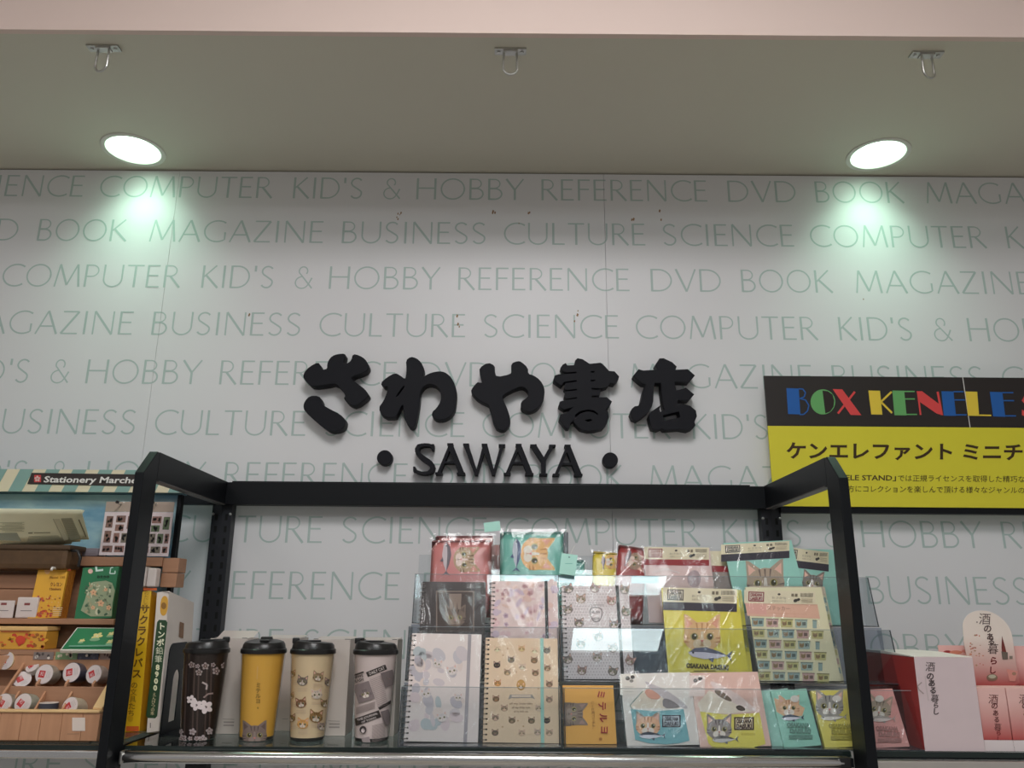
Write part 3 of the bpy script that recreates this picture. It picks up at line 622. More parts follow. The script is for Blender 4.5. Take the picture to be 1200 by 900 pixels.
# ------------------------------------------------------------------ books and bookend
def book(x, Y, z, wd, h, lean, roll, dep, cov, spine, label, cat='book'):
    P = Panel(x, Y, z, wd, h, lean, roll); t = thing('book', P.M, label, cat, 'books on the left shelf')
    MB().box(-wd / 2, wd / 2, 0, .0015, 0, h, .0005).build('spine', spine, t)
    for s in (-1, 1): 
        x0 = s * (wd / 2 - .0005); MB().box(x0 - .0008, x0 + .0008, .0015, dep, 0, h).build('cover', cov, t)
    MB().box(-wd / 2 + .0015, wd / 2 - .0015, .002, dep - .003, .002, h - .003).build('pages', M_page, t)
    return t, P
Mys = mat('yellow_book_spine', kc(205, 165, 30), 0.3, vary=.03); Myc = mat('ochre_book_cover', kc(172, 124, 22), 0.35)
t, P = book(-0.6540, 1.500, ZS, .0262, .2400, 9, -6, .13, Myc, Mys, 'tall yellow book with black katakana down its spine, leaning beside the left post')
A = Art(P.map)
A.column('サクラクレパス', 170, 714, 11.5, 12.6, (92, 62, 20), dx=-1.62, bold=.03, rot=-1); A.column('の文具たち', 157.5, 803, 8.5, 8.2, (120, 88, 26), dx=-.95, bold=.02)
A.column('わたしの', 172, 695, 6, 5.2, (150, 112, 30), dx=-.6); A.rect(148, 851, 163, 857, (176, 82, 34)); A.rect(168, 689, 184, 692, (176, 82, 34)); A.ell(153, 842, 3.4, 4, (178, 138, 30))
A.build(t)
Mgs = mat('pale_grey_book', kc(182, 172, 164), 0.4)
t, P = book(-0.6170, 1.500, ZS, .0215, .2400, 9, -6.5, .13, Mgs, Mgs, 'tall pale grey book with a dark green spine panel, against the black bookend')
A = Art(P.map)
A.poly([(184.2, 729), (186.5, 726.3), (194.5, 726.8), (196.3, 729.5), (184.4, 839), (182, 841.8), (173, 841.3), (171.2, 838.5)], (32, 58, 34)); A.poly(chaikin([(189, 698), (198, 699), (195.5, 722), (187, 721)], 2), (176, 132, 48)); A.ell(192, 710, 3, 4, (120, 84, 36))
A.column('トンボ鉛筆', 190.4, 734, 9.2, 9.6, (205, 205, 180), dx=-1.12, bold=.03); A.column('8900', 185, 782, 8.5, 8.0, (205, 205, 170), dx=-.95, bold=.05); A.column('えんぴつの本', 181.2, 814, 5, 4.4, (205, 190, 150), dx=-.5)
A.rect(176, 847, 177, 853, (90, 84, 80)); A.line([(191, 693), (199, 695)], 1, (120, 112, 105)); A.build(t)
# brown picture on the grey book's cover
mb = MB(); mb.quad((.0118, .060, .165), (.0118, .082, .165), (.0118, .082, .193), (.0118, .060, .193)); mb.build('cover_picture', mat('brown_cover_picture', kc(112, 82, 58), .5, vary=.5, vscale=160), t)
bk = thing('bookend', (-.5855, 1.495, ZS), 'black metal bookend with an oval cut-out, holding up the two books', 'bookend')
outer = [(-.052, 0), (-.052, .130)] + [(-.034 - .018 * math.cos(a), .130 + .018 * math.sin(a)) for a in [k * math.pi / 12 for k in range(1, 7)]] + [(.034 + .018 * math.sin(a), .130 + .018 * math.cos(a)) for a in [k * math.pi / 12 for k in range(0, 7)]] + [(.052, 0)]
inner = [(-.018, .018), (-.018, .085)] + [(-.018 * math.cos(a), .085 + .018 * math.sin(a)) for a in [k * math.pi / 12 for k in range(1, 12)]] + [(.018, .085), (.018, .018)]
outer = [(a * .8, b) for a, b in outer]; inner = [(a * .8, b) for a, b in inner]; me = fill_curve([outer, inner], .002, 0, 'plate'); me.transform(Matrix.Rotation(math.pi / 2, 4, 'Z')); link('plate', me, M_black, bk)
MB().box(-.001, .060, -.040, .040, .0003, .0018).build('foot', M_black, bk)

# ------------------------------------------------------------------ tumblers
def tumbler(x, y, label, col, paint, lid_rot, r0=.0285, r1=.0365, h=.137, seed=0):
    t = thing('tumbler', (x, y, ZS), label, 'tumbler', 'lidded tumblers in front of white boxes'); z0 = .006
    C = Cone(x, y, ZS + z0, r0 - .0016, r1 - .0016, h - z0)
    MB().lathe([(r0 - .0016, z0), (r0 + (r1 - r0) * .5 - .0016, z0 + (h - z0) / 2), (r1 - .0016, h)], 48).build('paper_insert', mat(label[:18] + '_paper', col, .5, vary=.03), t, True)
    MB().lathe([(r0 - .002, 0), (r0, .0015), (r0 + .0003, .006), (r1, h), (r1 + .0008, h + .001)], 48).build('clear_wall', M_shell, t, True)
    MB().lathe([(.0, .0003), (r0 - .003, .0003), (r0 - .0014, .002), (r0 - .0014, .0058), (0, .0058)], 40).build('base', mat('tumbler_base', (0.03, 0.03, 0.03, 1), .3), t, True)
    L = Matrix.Rotation(math.radians(lid_rot), 4, 'Z')
    lid = MB().lathe([(r1 + .0010, h - .002), (r1 + .0016, h), (r1 + .0012, h + .0045), (r1 - .0005, h + .006)], 48).build('lid', M_lidblk, t, True)
    # domed cap, sloping away from the drinking spout
    mb = MB(); n = 40; rings = []
    for k, (rr_, zz, sl) in enumerate([(r1 - .0008, h + .005, 0), (r1 - .0022, h + .0125, .25), (r1 - .005, h + .0165, .6), (r1 - .010, h + .0175, 1.0), (.001, h + .0150, 1.0)]):
        ring = []
        for i in range(n):
            a = 2 * math.pi * i / n; q = math.cos(a); ring.append(mb.bm.verts.new(L @ Vector((rr_ * q, rr_ * math.sin(a), zz + sl * .0035 * (rr_ / r1) * q))))
        rings.append(ring)
    for a_, b_ in zip(rings, rings[1:]):
        for i in range(n): mb.bm.faces.new((a_[i], a_[(i + 1) % n], b_[(i + 1) % n], b_[i]))
    mb.bm.faces.new(rings[-1]); mb.build('cap', M_lidblk, lid, True)
    MB().box(r1 - .013, r1 - .001, -.010, .010, h + .014, h + .0235, .0025, L).build('spout', M_lidblk, lid, True)
    MB().box(-.012, r1 - .014, -.007, .007, h + .0165, h + .0195, .001, L).build('hinge_flap', M_lidblk, lid, True)
    A = Art(C.map); A.strip = 14; paint(A); A.build(t); return t
def pt1(A):
    A.crop = (205, 745, 6.923); wf = (205, 190, 190); rr = random.Random(5)
    for x in (100, 165, 200, 265, 300): A.line([(x, 200), (x - 10, 500), (x - 22, 830)], 12, (72, 58, 54)); A.L -= 1
    for x, y, r in [(140, 205, 26), (250, 215, 30), (200, 265, 28), (335, 255, 32), (400, 210, 24), (190, 215, 18), (310, 205, 18), (75, 800, 32), (150, 745, 28), (280, 740, 30), (225, 805, 34), (60, 745, 22), (130, 800, 18), (180, 800, 20)]:
        A.flower(x, y, r, (150, 138, 138), (60, 44, 42), rr.uniform(0, 72)); A.flower(x, y, r * .62, (96, 78, 76), (205, 195, 190), 30)
    for x, y, r in [(250, 545, 55), (180, 530, 45), (140, 485, 36)]: A.flower(x, y, r, (222, 208, 208), (70, 50, 50), x)
    A.line([(225, 345), (262, 365), (256, 405)], 14, (160, 148, 146)); A.line([(235, 470), (268, 440), (308, 435)], 13, (130, 112, 108))
tumbler(-0.5130, 1.430, 'black tumbler printed with white blossoms, nearest the bookend', kc(34, 24, 22), pt1, 20)
def pt2(A):
    A.crop = (275, 745, 6.923)
    A.column('ミテルヨ。', 195, 370, 44, 43, (96, 76, 26), dx=-1, bold=.01)
    A.cat(165, 775, 98, 0, (122, 106, 102), (84, 72, 70), ear=(98, 82, 80), white=(140, 124, 120)); A.L = 4
    for x in (70, 110, 165, 215, 250): A.ell(x, 838, 32, 26, (112, 98, 95), n=12, up=False)
    A.line([(190, 215), (185, 320)], 10, (205, 165, 96))
tumbler(-0.4165, 1.430, 'yellow tumbler with a grey cat face peeking from the bottom', kc(192, 148, 62), pt2, 100)
def pt3(A):
    A.crop = (335, 745, 6.923); rr = random.Random(2)
    for x, y, r, c, d in [(137, 340, 40, (112, 100, 92), (66, 58, 52)), (262, 305, 40, (140, 116, 90), (80, 60, 44)), (252, 447, 40, (190, 176, 165), (100, 84, 90)), (128, 518, 40, (120, 84, 58), (70, 46, 34)), (245, 630, 50, (128, 98, 60), (72, 56, 36)), (140, 685, 42, (196, 150, 92), (150, 100, 50)), (350, 350, 34, (120, 104, 98), (70, 60, 56)), (318, 520, 34, (120, 100, 70), (70, 60, 46)), (292, 705, 36, (150, 132, 124), (90, 78, 76)), (52, 280, 30, (150, 120, 84), (90, 70, 50)), (46, 640, 34, (130, 104, 66), (84, 70, 46)), (44, 460, 28, (160, 134, 96), (100, 80, 60))]:
        A.cat(x, y, r * 1.05, rr.uniform(-8, 8), c, d, eye=(40, 34, 30)); A.L = 2
        for k in range(3): A.line([(x - 38, y + 55 + 12 * k), (x + 38, y + 53 + 12 * k)], 3, (176, 158, 140), up=False)
tumbler(-0.3330, 1.430, 'cream tumbler printed with rows of small cat faces', kc(205, 184, 152), pt3, 195)
def pt4(A):
    A.crop = (405, 745, 6.923); bk = (52, 46, 46); g = (138, 126, 126); rr = random.Random(8)
    def bar(x0, y0, x1, y1, wd, c=bk): A.line([(x0 + (x1 - x0) * k / 6, y0 + (y1 - y0) * k / 6) for k in range(7)], wd, c)
    bar(175, 285, 330, 222, 42); bar(80, 672, 280, 600, 60); bar(270, 560, 375, 500, 24); bar(72, 290, 150, 262, 12)
    A.text('DAILY CAT', 255, 252, 34, (215, 205, 205), -22, .02, fit=130); A.text('THE JOURNAL', 180, 624, 24, (215, 205, 205), -20, .02, fit=170); A.text('OF TOWN', 190, 650, 22, (215, 205, 205), -20, .02, fit=120)
    A.text('FLASH', 110, 330, 34, (80, 72, 72), -15, .03, fit=80); A.text('NEWS', 108, 300, 26, (60, 54, 54), -15, .03, fit=80)
    bar(90, 445, 215, 405, 150, (112, 100, 100)); A.L = 6; A.cat(165, 440, 48, -15, (196, 184, 182), (60, 54, 54)); bar(300, 330, 392, 300, 120, (96, 86, 86)); A.L = 7; A.cat(350, 310, 34, -15, (150, 138, 136), (60, 54, 54))
    bar(300, 640, 360, 620, 120, (104, 94, 94)); A.ell(148, 728, 26, 30, bk); A.ell(148, 736, 14, 18, (190, 178, 178)); A.rect(140, 790, 200, 840, g, -12)
    for k in range(22): bar(195 + k * 3.2, 320 + k * 11, 290 + k * 2.6, 290 + k * 11, 2.6, (128, 116, 116)); A.L = 3
    for k in range(12): bar(90, 560 + k * 5 - 10, 240, 510 + k * 5 - 8, 2.6, (134, 122, 122)); A.L = 3
    for k in range(16): bar(215, 700 + k * 9, 320, 672 + k * 9, 2.6, (134, 122, 122)); A.L = 3
tumbler(-0.2270, 1.430, 'white tumbler printed with slanted newspaper clippings, nearest the notebooks', kc(196, 182, 182), pt4, 170)

# white product boxes behind the tumblers
def wbox(x0, x1, yf, h, dep, label, flap, txt, yaw=0):
    wd = x1 - x0; P = Panel((x0 + x1) / 2, yf, ZS, wd, h, 0, 0, yaw); t = thing('product_box', P.M, label, 'box', 'white boxes behind the tumblers')
    MB().box(-wd / 2, wd / 2, 0, dep, 0.0002, h, .0006).build('carton', M_boxw, t)
    o = MB().prismx([(.001, h + .0002), (.001, h + .0011), (dep * .55, h + .0018), (dep - .001, h + flap), (dep - .001, h + flap - .0009), (dep * .5, h + .0006)], -wd / 2 + .0006, wd / 2 - .0006).build('lid_flap', M_boxw, t)
    for s in (-1, 1): MB().box(s * (wd / 2 - .006) - .004, s * (wd / 2 - .006) + .004, .0008, .004, h + .0012, h + .0019).build('tab_slot', M_black, t)
    A = Art(P.loc, k=K)
    if txt:
        A.line([(wd / 2 - .030, .024), (wd / 2 - .010, .0235)], .0008, (120, 112, 108)); A.L = 1
        for k in range(2): A.line([(wd / 2 - .028, .019 - .005 * k), (wd / 2 - .010, .019 - .005 * k)], .0025, (132, 124, 120), False)
    else: A.line([(wd / 2 - .02, .02), (wd / 2 - .01, .02)], .001, (132, 124, 120))
    A.build(t); return t
M_boxw = mat('white_carton', kc(170, 161, 155), 0.45, vary=.02)
wbox(-.528, -.462, 1.482, .155, .066, 'white product box behind the black blossom tumbler', .012, True)
wbox(-.446, -.380, 1.520, .155, .066, 'white product box behind the yellow tumbler', .004, False)
wbox(-.345, -.2785, 1.470, .155, .066, 'white product box behind the cream cat tumbler', .004, True)
wbox(-.262, -.196, 1.470, .155, .066, 'white product box behind the newspaper tumbler', .003, True)

# ------------------------------------------------------------------ clear acrylic three-step holders
LEAN = 15; tn = math.tan(math.radians(LEAN))
STEPS = [(1.372, 1.3368), (1.436, 1.4290), (1.502, 1.5200)]       # inner floor front Y and height
def holder(x0, x1, label, tabs=()):
    t = thing('acrylic_holder', ((x0 + x1) / 2, 1.365, ZS), label, 'display stand', 'stepped clear acrylic holders'); a = (x1 - x0) / 2; y0 = 1.365
    for i, (Y, Z) in enumerate(STEPS):
        yy = Y - y0 - .006; zz = Z - ZS - .0012
        MB().prismx([(yy, zz), (yy + .0015, zz), (yy + .0015 + .086 * tn, zz + .086), (yy + .086 * tn, zz + .086)], -a, a).build('front_lip', M_clear, t)
        MB().prismx([(yy + .086 * tn, zz + .086), (yy + .0015 + .086 * tn, zz + .086), (yy + .0015 + .086 * tn, zz + .0868), (yy + .086 * tn, zz + .0868)], -a, a).build('lip_edge', mat('bright_edge', (.30, .34, .36, 1), .1), t)
        MB().box(-a, a, yy, yy + .052, zz - .0003, zz + .0010).build('step_floor', M_edge, t)
        if i < 2: MB().prismx([(yy + .052, zz), (yy + .0535, zz), (yy + .0535 + .0895 * tn * .3, zz + .0895), (yy + .052 + .0895 * tn * .3, zz + .0895)], -a, a).build('riser', M_smoke, t)
        else: MB().prismx([(yy + .050, zz), (yy + .0515, zz), (yy + .0515 + .125 * tn, zz + .125), (yy + .050 + .125 * tn, zz + .125)], -a, a).build('back_panel', M_clear, t)
        for s in (-1, 1):
            x = s * (a - .0012) - .0012
            MB().prismx([(yy, zz), (yy + .050, zz), (yy + .050 + .086 * tn, zz + .086), (yy + .086 * tn, zz + .086)], x, x + .0024).build('side_wall', M_clear, t)
            MB().prismx([(yy - .0004, zz), (yy + .0012, zz), (yy + .0012 + .086 * tn, zz + .086), (yy - .0004 + .086 * tn, zz + .086)], x + .0006, x + .0016).build('side_edge', M_edge, t)
    return t
M_smoke = clear_mat('acrylic_riser', (0.72, 0.75, 0.80), 1.45, .02)
holder(-.1760, .0840, 'clear acrylic stepped holder with the spiral notebooks')
holder(.0870, .6600, 'wide clear acrylic stepped holder with the dotted notebook and the cat packs')

# ------------------------------------------------------------------ notebooks
PX = lambda P, **k: Art(P.map, **k)
def sleeve(P, t, over=.003, lift=.0020, dep=.010, up=.004, m=None, strength=1):
    """loose clear bag: gently rumpled sheet in front of the goods"""
    w_, h_ = P.w / 2 + over, P.h + up; r = random.Random(int(P.w * 1e5 + P.M.translation.x * 1e4)); nx, nz = max(10, int(w_ * 2 / .0009)), max(10, int(h_ / .0012))
    ph = [r.uniform(0, 6) for _ in range(4)]; cr = []
    for _ in range(int(9 * strength * min(1, P.h / .1))):
        a = math.radians(r.choice([52, 58, 64, 70, 40, 120]) + r.uniform(-6, 6)); ox, oz = r.uniform(-w_, w_), r.uniform(0, h_); cr.append((ox, oz, math.cos(a), math.sin(a), r.uniform(.015, .06), r.uniform(.0006, .0013), r.uniform(.0012, .0028)))
    gu, gv = np.meshgrid(np.linspace(0, 1, nx + 1), np.linspace(0, 1, nz + 1)); e = np.minimum(np.minimum(gu, 1 - gu), np.minimum(gv, 1 - gv)); X = -w_ + 2 * w_ * gu; Z = -.001 + (h_ + .001) * gv; q = 0 * X
    for ox, oz, ca, sa, ln, am, wd in cr:
        dx, dz = X - ox, Z - oz; al = dx * ca + dz * sa; ac = -dx * sa + dz * ca + .004 * np.sin(al * 40); q += am * np.exp(-(np.abs(ac) / wd) ** 1.4 - (al / ln) ** 4)
    Yv = -lift - np.minimum(1, e * 10) * (.0007 * strength * (1 + np.sin(7 * gu + 5 * gv + ph[0]) * np.sin(4 * gv - 6 * gu + ph[1])) + q)
    V = np.stack([X.ravel(), Yv.ravel(), Z.ravel()], 1).tolist(); k = (np.arange(nz)[:, None] * (nx + 1) + np.arange(nx)[None]).ravel(); F = np.stack([k, k + 1, k + nx + 2, k + nx + 1], 1).tolist()
    me = bpy.data.meshes.new('clear_bag'); me.from_pydata(V, [], F)
    for p in me.polygons: p.use_smooth = True
    return link('clear_bag', me, m or M_film, t)
def notebook(P, label, cov, band=None, band_u=None, th=.009, group='spiral notebooks in the holder', spiral=True, bag=True, ring=(120, 112, 108)):
    t = thing('notebook', P.M, label, 'notebook', group); W, H = P.w, P.h
    MB().box(-W / 2, W / 2, 0, .0009, 0, H, .0003).build('cover', cov, t)
    MB().box(-W / 2 + .004, W / 2 - .001, .0012, th - .001, .001, H - .001).build('pages', M_page, t)
    MB().box(-W / 2, W / 2, th - .0009, th, 0, H).build('back_cover', cov, t)
    if spiral:
        mb = MB(); n = int(H / .0078)
        for i in range(n):
            z = H * (i + .5) / n; mb.tube([(-W / 2 + .0012 + .0045 * math.cos(a), th / 2 - .0068 * math.sin(a), z) for a in [k * math.pi / 5 for k in range(10)]], .0006, 5, True)
        tag(mb.build('spiral_binding', mat('wire_binding', kc(*ring), .3, .6), t), kind='stuff')
        mb = MB()
        for i in range(n): mb.box(-W / 2 + .0035, -W / 2 + .0068, -.0002, 0, H * (i + .5) / n - .0012, H * (i + .5) / n + .0012)
        tag(mb.build('punched_hole', mat('punch_dark', (.03, .025, .022, 1), .8), t), kind='stuff')
    if band: MB().box(band_u - .0028, band_u + .0028, -.0014, -.0005, 0, H).build('elastic_band', band, t)
    if bag: sleeve(P, t)
    return t
M_bandk = mat('dark_elastic', (.02, .018, .02, 1), .6, bump=.3, bscale=900)
P = Panel(-.1104, 1.400, 1.3378, .1194, .1709, 15, .6)
t = notebook(P, 'white spiral notebook with a pale grey watercolour print, leftmost on the bottom step', mat('white_cover', kc(206, 194, 190), .35), mat('grey_elastic', kc(138, 132, 136), .6), .0395)
A = PX(P, crop=(460, 720, 4.286)); rr = random.Random(4)
cols = [(168, 162, 166), (154, 160, 162), (176, 166, 168), (184, 168, 170), (160, 154, 160), (188, 174, 168)]
for k in range(46):
    x = rr.uniform(120, 360); y = rr.uniform(165, 590); A.L = k % 5; A.ell(x - (y - 200) * .07, y, rr.uniform(14, 42), rr.uniform(10, 30), cols[k % 6], rr.uniform(0, 90), 12, False)
A.L = 6
for x, y, r in [(300, 285, 26), (225, 250, 22), (170, 400, 24), (250, 520, 26), (330, 420, 20)]: A.cat(x, y, r, rr.uniform(-20, 20), (186, 176, 174), (150, 144, 148), white=(205, 196, 192)); A.L = 6
A.build(t)
P = Panel(.0189, 1.400, 1.3372, .1232, .1648, 14.4, .3)
t = notebook(P, 'beige spiral notebook printed with small cat heads and a mint elastic band', mat('kraft_cover', kc(204, 180, 152), .5), mat('mint_elastic', kc(132, 174, 164), .6), .0348)
A = PX(P, crop=(565, 745, 6.923))
for x, y, c in [(123, 112, (190, 168, 140)), (320, 108, (186, 152, 110)), (425, 125, (196, 170, 140)), (235, 198, (92, 78, 62)), (120, 240, (46, 34, 34)), (422, 202, (110, 86, 62)), (325, 255, (184, 165, 145)), (205, 300, (140, 118, 92)), (432, 305, (120, 96, 76)), (126, 388, (170, 122, 72)), (112, 515, (112, 84, 60)), (180, 592, (150, 126, 108)), (460, 592, (170, 150, 132)), (108, 668, (140, 118, 104)), (242, 690, (110, 92, 74)), (400, 692, (100, 84, 66)), (105, 790, (90, 76, 66)), (322, 792, (165, 142, 122)), (450, 785, (160, 142, 128)), (525, 122, (80, 70, 60)), (530, 265, (130, 104, 80)), (545, 395, (120, 96, 80)), (545, 520, (130, 108, 92)), (525, 690, (50, 42, 42)), (545, 790, (150, 128, 110))]:
    A.L = 1; A.cat(x, y, 27, 0, c, tuple(int(v * .6) for v in c), white=tuple(min(225, int(v * 1.35)) for v in c))
A.L = 2; A.ell(315, 400, 36, 44, (170, 132, 76)); A.cat(315, 412, 28, 0, (176, 136, 84), (110, 80, 50)); A.L = 2
A.poly([(225, 478), (405, 478), (430, 515), (400, 505), (235, 505), (210, 520)], (140, 136, 132)); A.rect(240, 482, 395, 498, (186, 168, 150))
for k, (x0, x1) in enumerate([(222, 408), (240, 390), (260, 375)]): A.text('all my little cats', 315, 550 + 32 * k, 22, (110, 90, 76), 0, 0, fit=x1 - x0)
for x, y in [(205, 105), (170, 160), (275, 295), (455, 430), (180, 420), (290, 690), (165, 740), (335, 735)]: A.ell(x, y, 7, 7, (170, 140, 110), n=8, up=False)
A.build(t)
P = Panel(.1306, 1.395, 1.3370, .0843, .0899, 15.6, -.2)
t = notebook(P, 'small orange notebook turned sideways, with a grey cat head and red katakana', mat('orange_cover', kc(196, 144, 66), .5), None, None, .006, 'goods on the bottom step of the holders', False, False)
A = PX(P, crop=(655, 800, 11.253))
A.rect(62, 262, 160, 572, (100, 86, 78)); A.cat(195, 415, 150, 90, (118, 102, 92), (74, 62, 56), ear=(140, 112, 104), white=(132, 118, 108)); A.L = 8
for ch, y in zip('ミテルヨ', (155, 310, 465, 625)): A.text(ch, 555 + (y - 155) * .09, y, 118, (140, 44, 40), 90, .03)
A.text('じっと見ているよ。', 450, 430, 44, (120, 76, 40), 87, .01); A.ell(548, 745, 22, 20, (150, 96, 40)); A.build(t)
P = Panel(-.1025, 1.460, 1.4310, .1150, .1660, 15, .1)
t = notebook(P, 'dark brown spiral notebook with a square sepia cat photo, on the middle step', mat('dark_cover', kc(32, 20, 20), .4), ring=(110, 104, 100))
A = PX(P, crop=(460, 600, 5)); A.rect(255, 462, 478, 700, (104, 90, 82)); A.rect(262, 470, 472, 698, (58, 46, 42)); A.L = 2; A.cat(368, 620, 62, 0, (98, 82, 72), (44, 34, 30), ear=(80, 66, 58), white=(128, 112, 100))
for x in (345, 368, 391): A.poly([(x - 14, 480), (x + 14, 480), (x + 9, 570), (x - 9, 570)], (120, 104, 94), False)
A.build(t)
P = Panel(.0258, 1.460, 1.4310, .1199, .1685, 15.2, -.2)
t = notebook(P, 'pink and lilac flower print spiral notebook with a dark elastic band, on the middle step', mat('floral_cover', kc(205, 182, 178), .4, vary=.10, vscale=60), M_bandk, .0395)
A = PX(P, crop=(460, 600, 5)); rr = random.Random(9)
for k in range(60): A.L = 1 + k % 4; A.ell(rr.uniform(600, 950), rr.uniform(415, 730), rr.uniform(10, 34), rr.uniform(8, 22), [(190, 160, 162), (212, 190, 186), (178, 160, 172), (200, 170, 160)][k % 4], rr.uniform(0, 180), 10, False)
for k in range(26): A.L = 5; A.flower(rr.uniform(600, 950), rr.uniform(415, 730), rr.uniform(9, 17), [(172, 132, 134), (184, 148, 150), (166, 144, 158)][k % 3], (140, 96, 100), rr.uniform(0, 70))
A.build(t)
P = Panel(.1539, 1.460, 1.4300, .1207, .1615, 14.5, -.2)
t = notebook(P, 'pale grey polka dot spiral notebook with cat heads and a dark elastic band', mat('dotted_cover', kc(194, 184, 184), .4), M_bandk, .0400)
A = PX(P, crop=(640, 680, 6.4286)); rr = random.Random(11)
for j in range(31):
    for i in range(24):
        x = 140 + i * 22 + (11 if j % 2 else 0); y = 60 + j * 22.5
        if x < 620 + y * .05: A.L = 1; A.ell(x + y * .03, y, 3.4, 3.4, (104, 92, 92), n=6, up=False)
for x, y, c in [(262, 145, (150, 128, 112)), (492, 160, (160, 124, 118)), (365, 65, (140, 116, 112)), (248, 325, (112, 98, 94)), (510, 338, (130, 120, 120)), (262, 485, (112, 104, 100)), (505, 515, (112, 96, 90)), (385, 585, (150, 138, 132)), (268, 685, (132, 110, 104)), (500, 690, (112, 104, 96)), (170, 70, (120, 112, 108)), (165, 225, (130, 118, 112)), (165, 600, (120, 108, 102)), (600, 240, (116, 112, 100)), (590, 75, (130, 118, 112)), (395, 430, (120, 112, 110)), (630, 610, (140, 110, 104))]:
    A.L = 2; A.cat(x, y, 36, rr.uniform(-25, 25), c, tuple(int(v * .6) for v in c), white=(200, 188, 182))
A.L = 8; q = chaikin([(325, 210), (375, 200), (425, 215), (420, 290), (378, 325), (335, 295)], 2); A.poly(q, (88, 78, 78)); A.poly([(375 + (x - 375) * .88, 260 + (y - 260) * .9) for x, y in q], (194, 184, 184))
A.text('MEOW', 375, 242, 26, (88, 78, 78), 0, .02, fit=62); A.text('NOTE', 375, 292, 26, (88, 78, 78), 0, .02, fit=56); A.line([(325, 188), (435, 188)], 3, (88, 78, 78)); A.build(t)

# ------------------------------------------------------------------ header-card packs and flat packs
def bagged(P, name, label, cov, cat, group, th=.004, bag=True):
    t = thing(name, P.M, label, cat, group)
    MB().box(-P.w / 2, P.w / 2, 0, th, 0, P.h, .0004).build('card', cov, t)
    if bag: sleeve(P, t, .004, .0022, strength=1.2)
    return t
def logo(A, x, y, wd, hh, c, rot=0, ground=(196, 186, 170)):
    a = math.radians(rot); A.rect(x - wd / 2, y - hh / 2, x + wd / 2, y + hh / 2, c, rot); A.rect(x - wd * .43, y - hh * .40, x + wd * .43, y + hh * .40, ground, rot)
    for k, s in enumerate(('OSAKANA', 'DAISUKI')):
        dy = (k - .5) * hh * .40; A.text(s, x - math.sin(a) * dy, y + math.cos(a) * dy, hh * .46, c, rot, .06, fit=wd * .78)
G2 = 'bagged cat goods on the holders'
cream = (204, 194, 168)
P = Panel(.2463, 1.385, 1.3372, .1165, .1119, 17.7, -1.9)
t = bagged(P, 'die_cut_card', 'white card with a drawn blue tin can and an orange cat face', mat('white_glossy_card', kc(200, 194, 188), .4), 'card pack', G2)
A = PX(P, crop=(700, 740, 5))
A.poly([(265, 345), (190, 430), (200, 450), (470, 452), (520, 440)], (196, 184, 168)); A.line([(265, 350), (190, 435), (205, 455)], 5, (110, 134, 128))
A.poly(chaikin([(275, 290), (300, 300), (420, 350), (530, 440), (525, 455), (490, 448), (380, 390), (300, 330)], 2), (168, 160, 162)); A.poly(chaikin([(270, 345), (310, 335), (375, 380), (360, 400), (300, 395)], 1), (190, 140, 122)); A.poly(chaikin([(380, 390), (430, 400), (485, 440), (470, 450), (385, 452)], 1), (120, 112, 114))
A.poly([(195, 455), (330, 468), (505, 455), (540, 640)] + [(480, 655), (400, 662), (300, 655), (222, 635)], (104, 152, 158)); A.L = 5; A.cat(296, 556, 72, 0, (196, 152, 122), (150, 104, 78)); A.fish(318, 610, 150, 2); A.L = 10
logo(A, 433, 527, 108, 72, (44, 44, 56), 0, (150, 160, 165)); A.text('おさかな大好き', 455, 582, 18, (60, 110, 116), 2, 0, fit=80); A.build(t)
tb = Art(P.map, crop=(700, 740, 5)); tb.L = 0
tb.rect(133, 250, 228, 372, (206, 200, 192)); tb.ell(178, 275, 14, 12, (70, 62, 58)); tb.ell(206, 268, 13, 11, (60, 52, 50), up=False); tb.ell(200, 290, 12, 9, (110, 104, 100), up=False); tb.line([(158, 325), (212, 326)], 3, (150, 144, 138)); tb.line([(158, 352), (212, 353)], 3, (165, 158, 150)); tb.build(t, 'paper_tab')
P = Panel(.3600, 1.380, 1.3372, .1132, .1150, 19, -1.4)
t = bagged(P, 'die_cut_card', 'pale pink card with a drawn yellow tin can and a grey cat face', mat('pink_glossy_card', kc(204, 168, 156), .4), 'card pack', G2)
A = PX(P, crop=(700, 740, 5))
A.poly([(655, 345), (585, 425), (610, 475), (760, 482), (910, 470)], (204, 192, 176)); A.poly(chaikin([(655, 290), (690, 296), (830, 370), (930, 460), (915, 470), (870, 455), (760, 400), (680, 335)], 2), (190, 172, 168))
A.poly(chaikin([(680, 340), (730, 350), (790, 400), (780, 415), (700, 375)], 1), (112, 96, 84)); A.poly(chaikin([(805, 440), (840, 430), (875, 462), (830, 468)], 1), (70, 60, 54))
A.poly([(600, 470), (760, 488), (950, 478), (985, 660), (900, 684), (780, 688), (670, 675), (650, 655)], (196, 184, 84)); A.L = 5; A.cat(713, 575, 74, 0, (128, 118, 116), (80, 72, 74)); A.fish(745, 632, 150, 0, (90, 92, 96), (176, 172, 170)); A.L = 10
logo(A, 858, 541, 116, 76, (60, 40, 40), 0, (176, 160, 130)); A.text('おさかな大好き', 882, 604, 18, (140, 120, 50), 2, 0, fit=80); A.build(t)
tb = Art(P.map, crop=(700, 740, 5)); tb.L = 0
tb.rect(540, 258, 630, 380, (206, 190, 184)); tb.ell(575, 288, 13, 12, (90, 80, 78)); tb.ell(602, 278, 14, 11, (60, 52, 50), up=False); tb.line([(558, 330), (615, 331)], 3, (150, 140, 136)); tb.build(t, 'paper_tab')
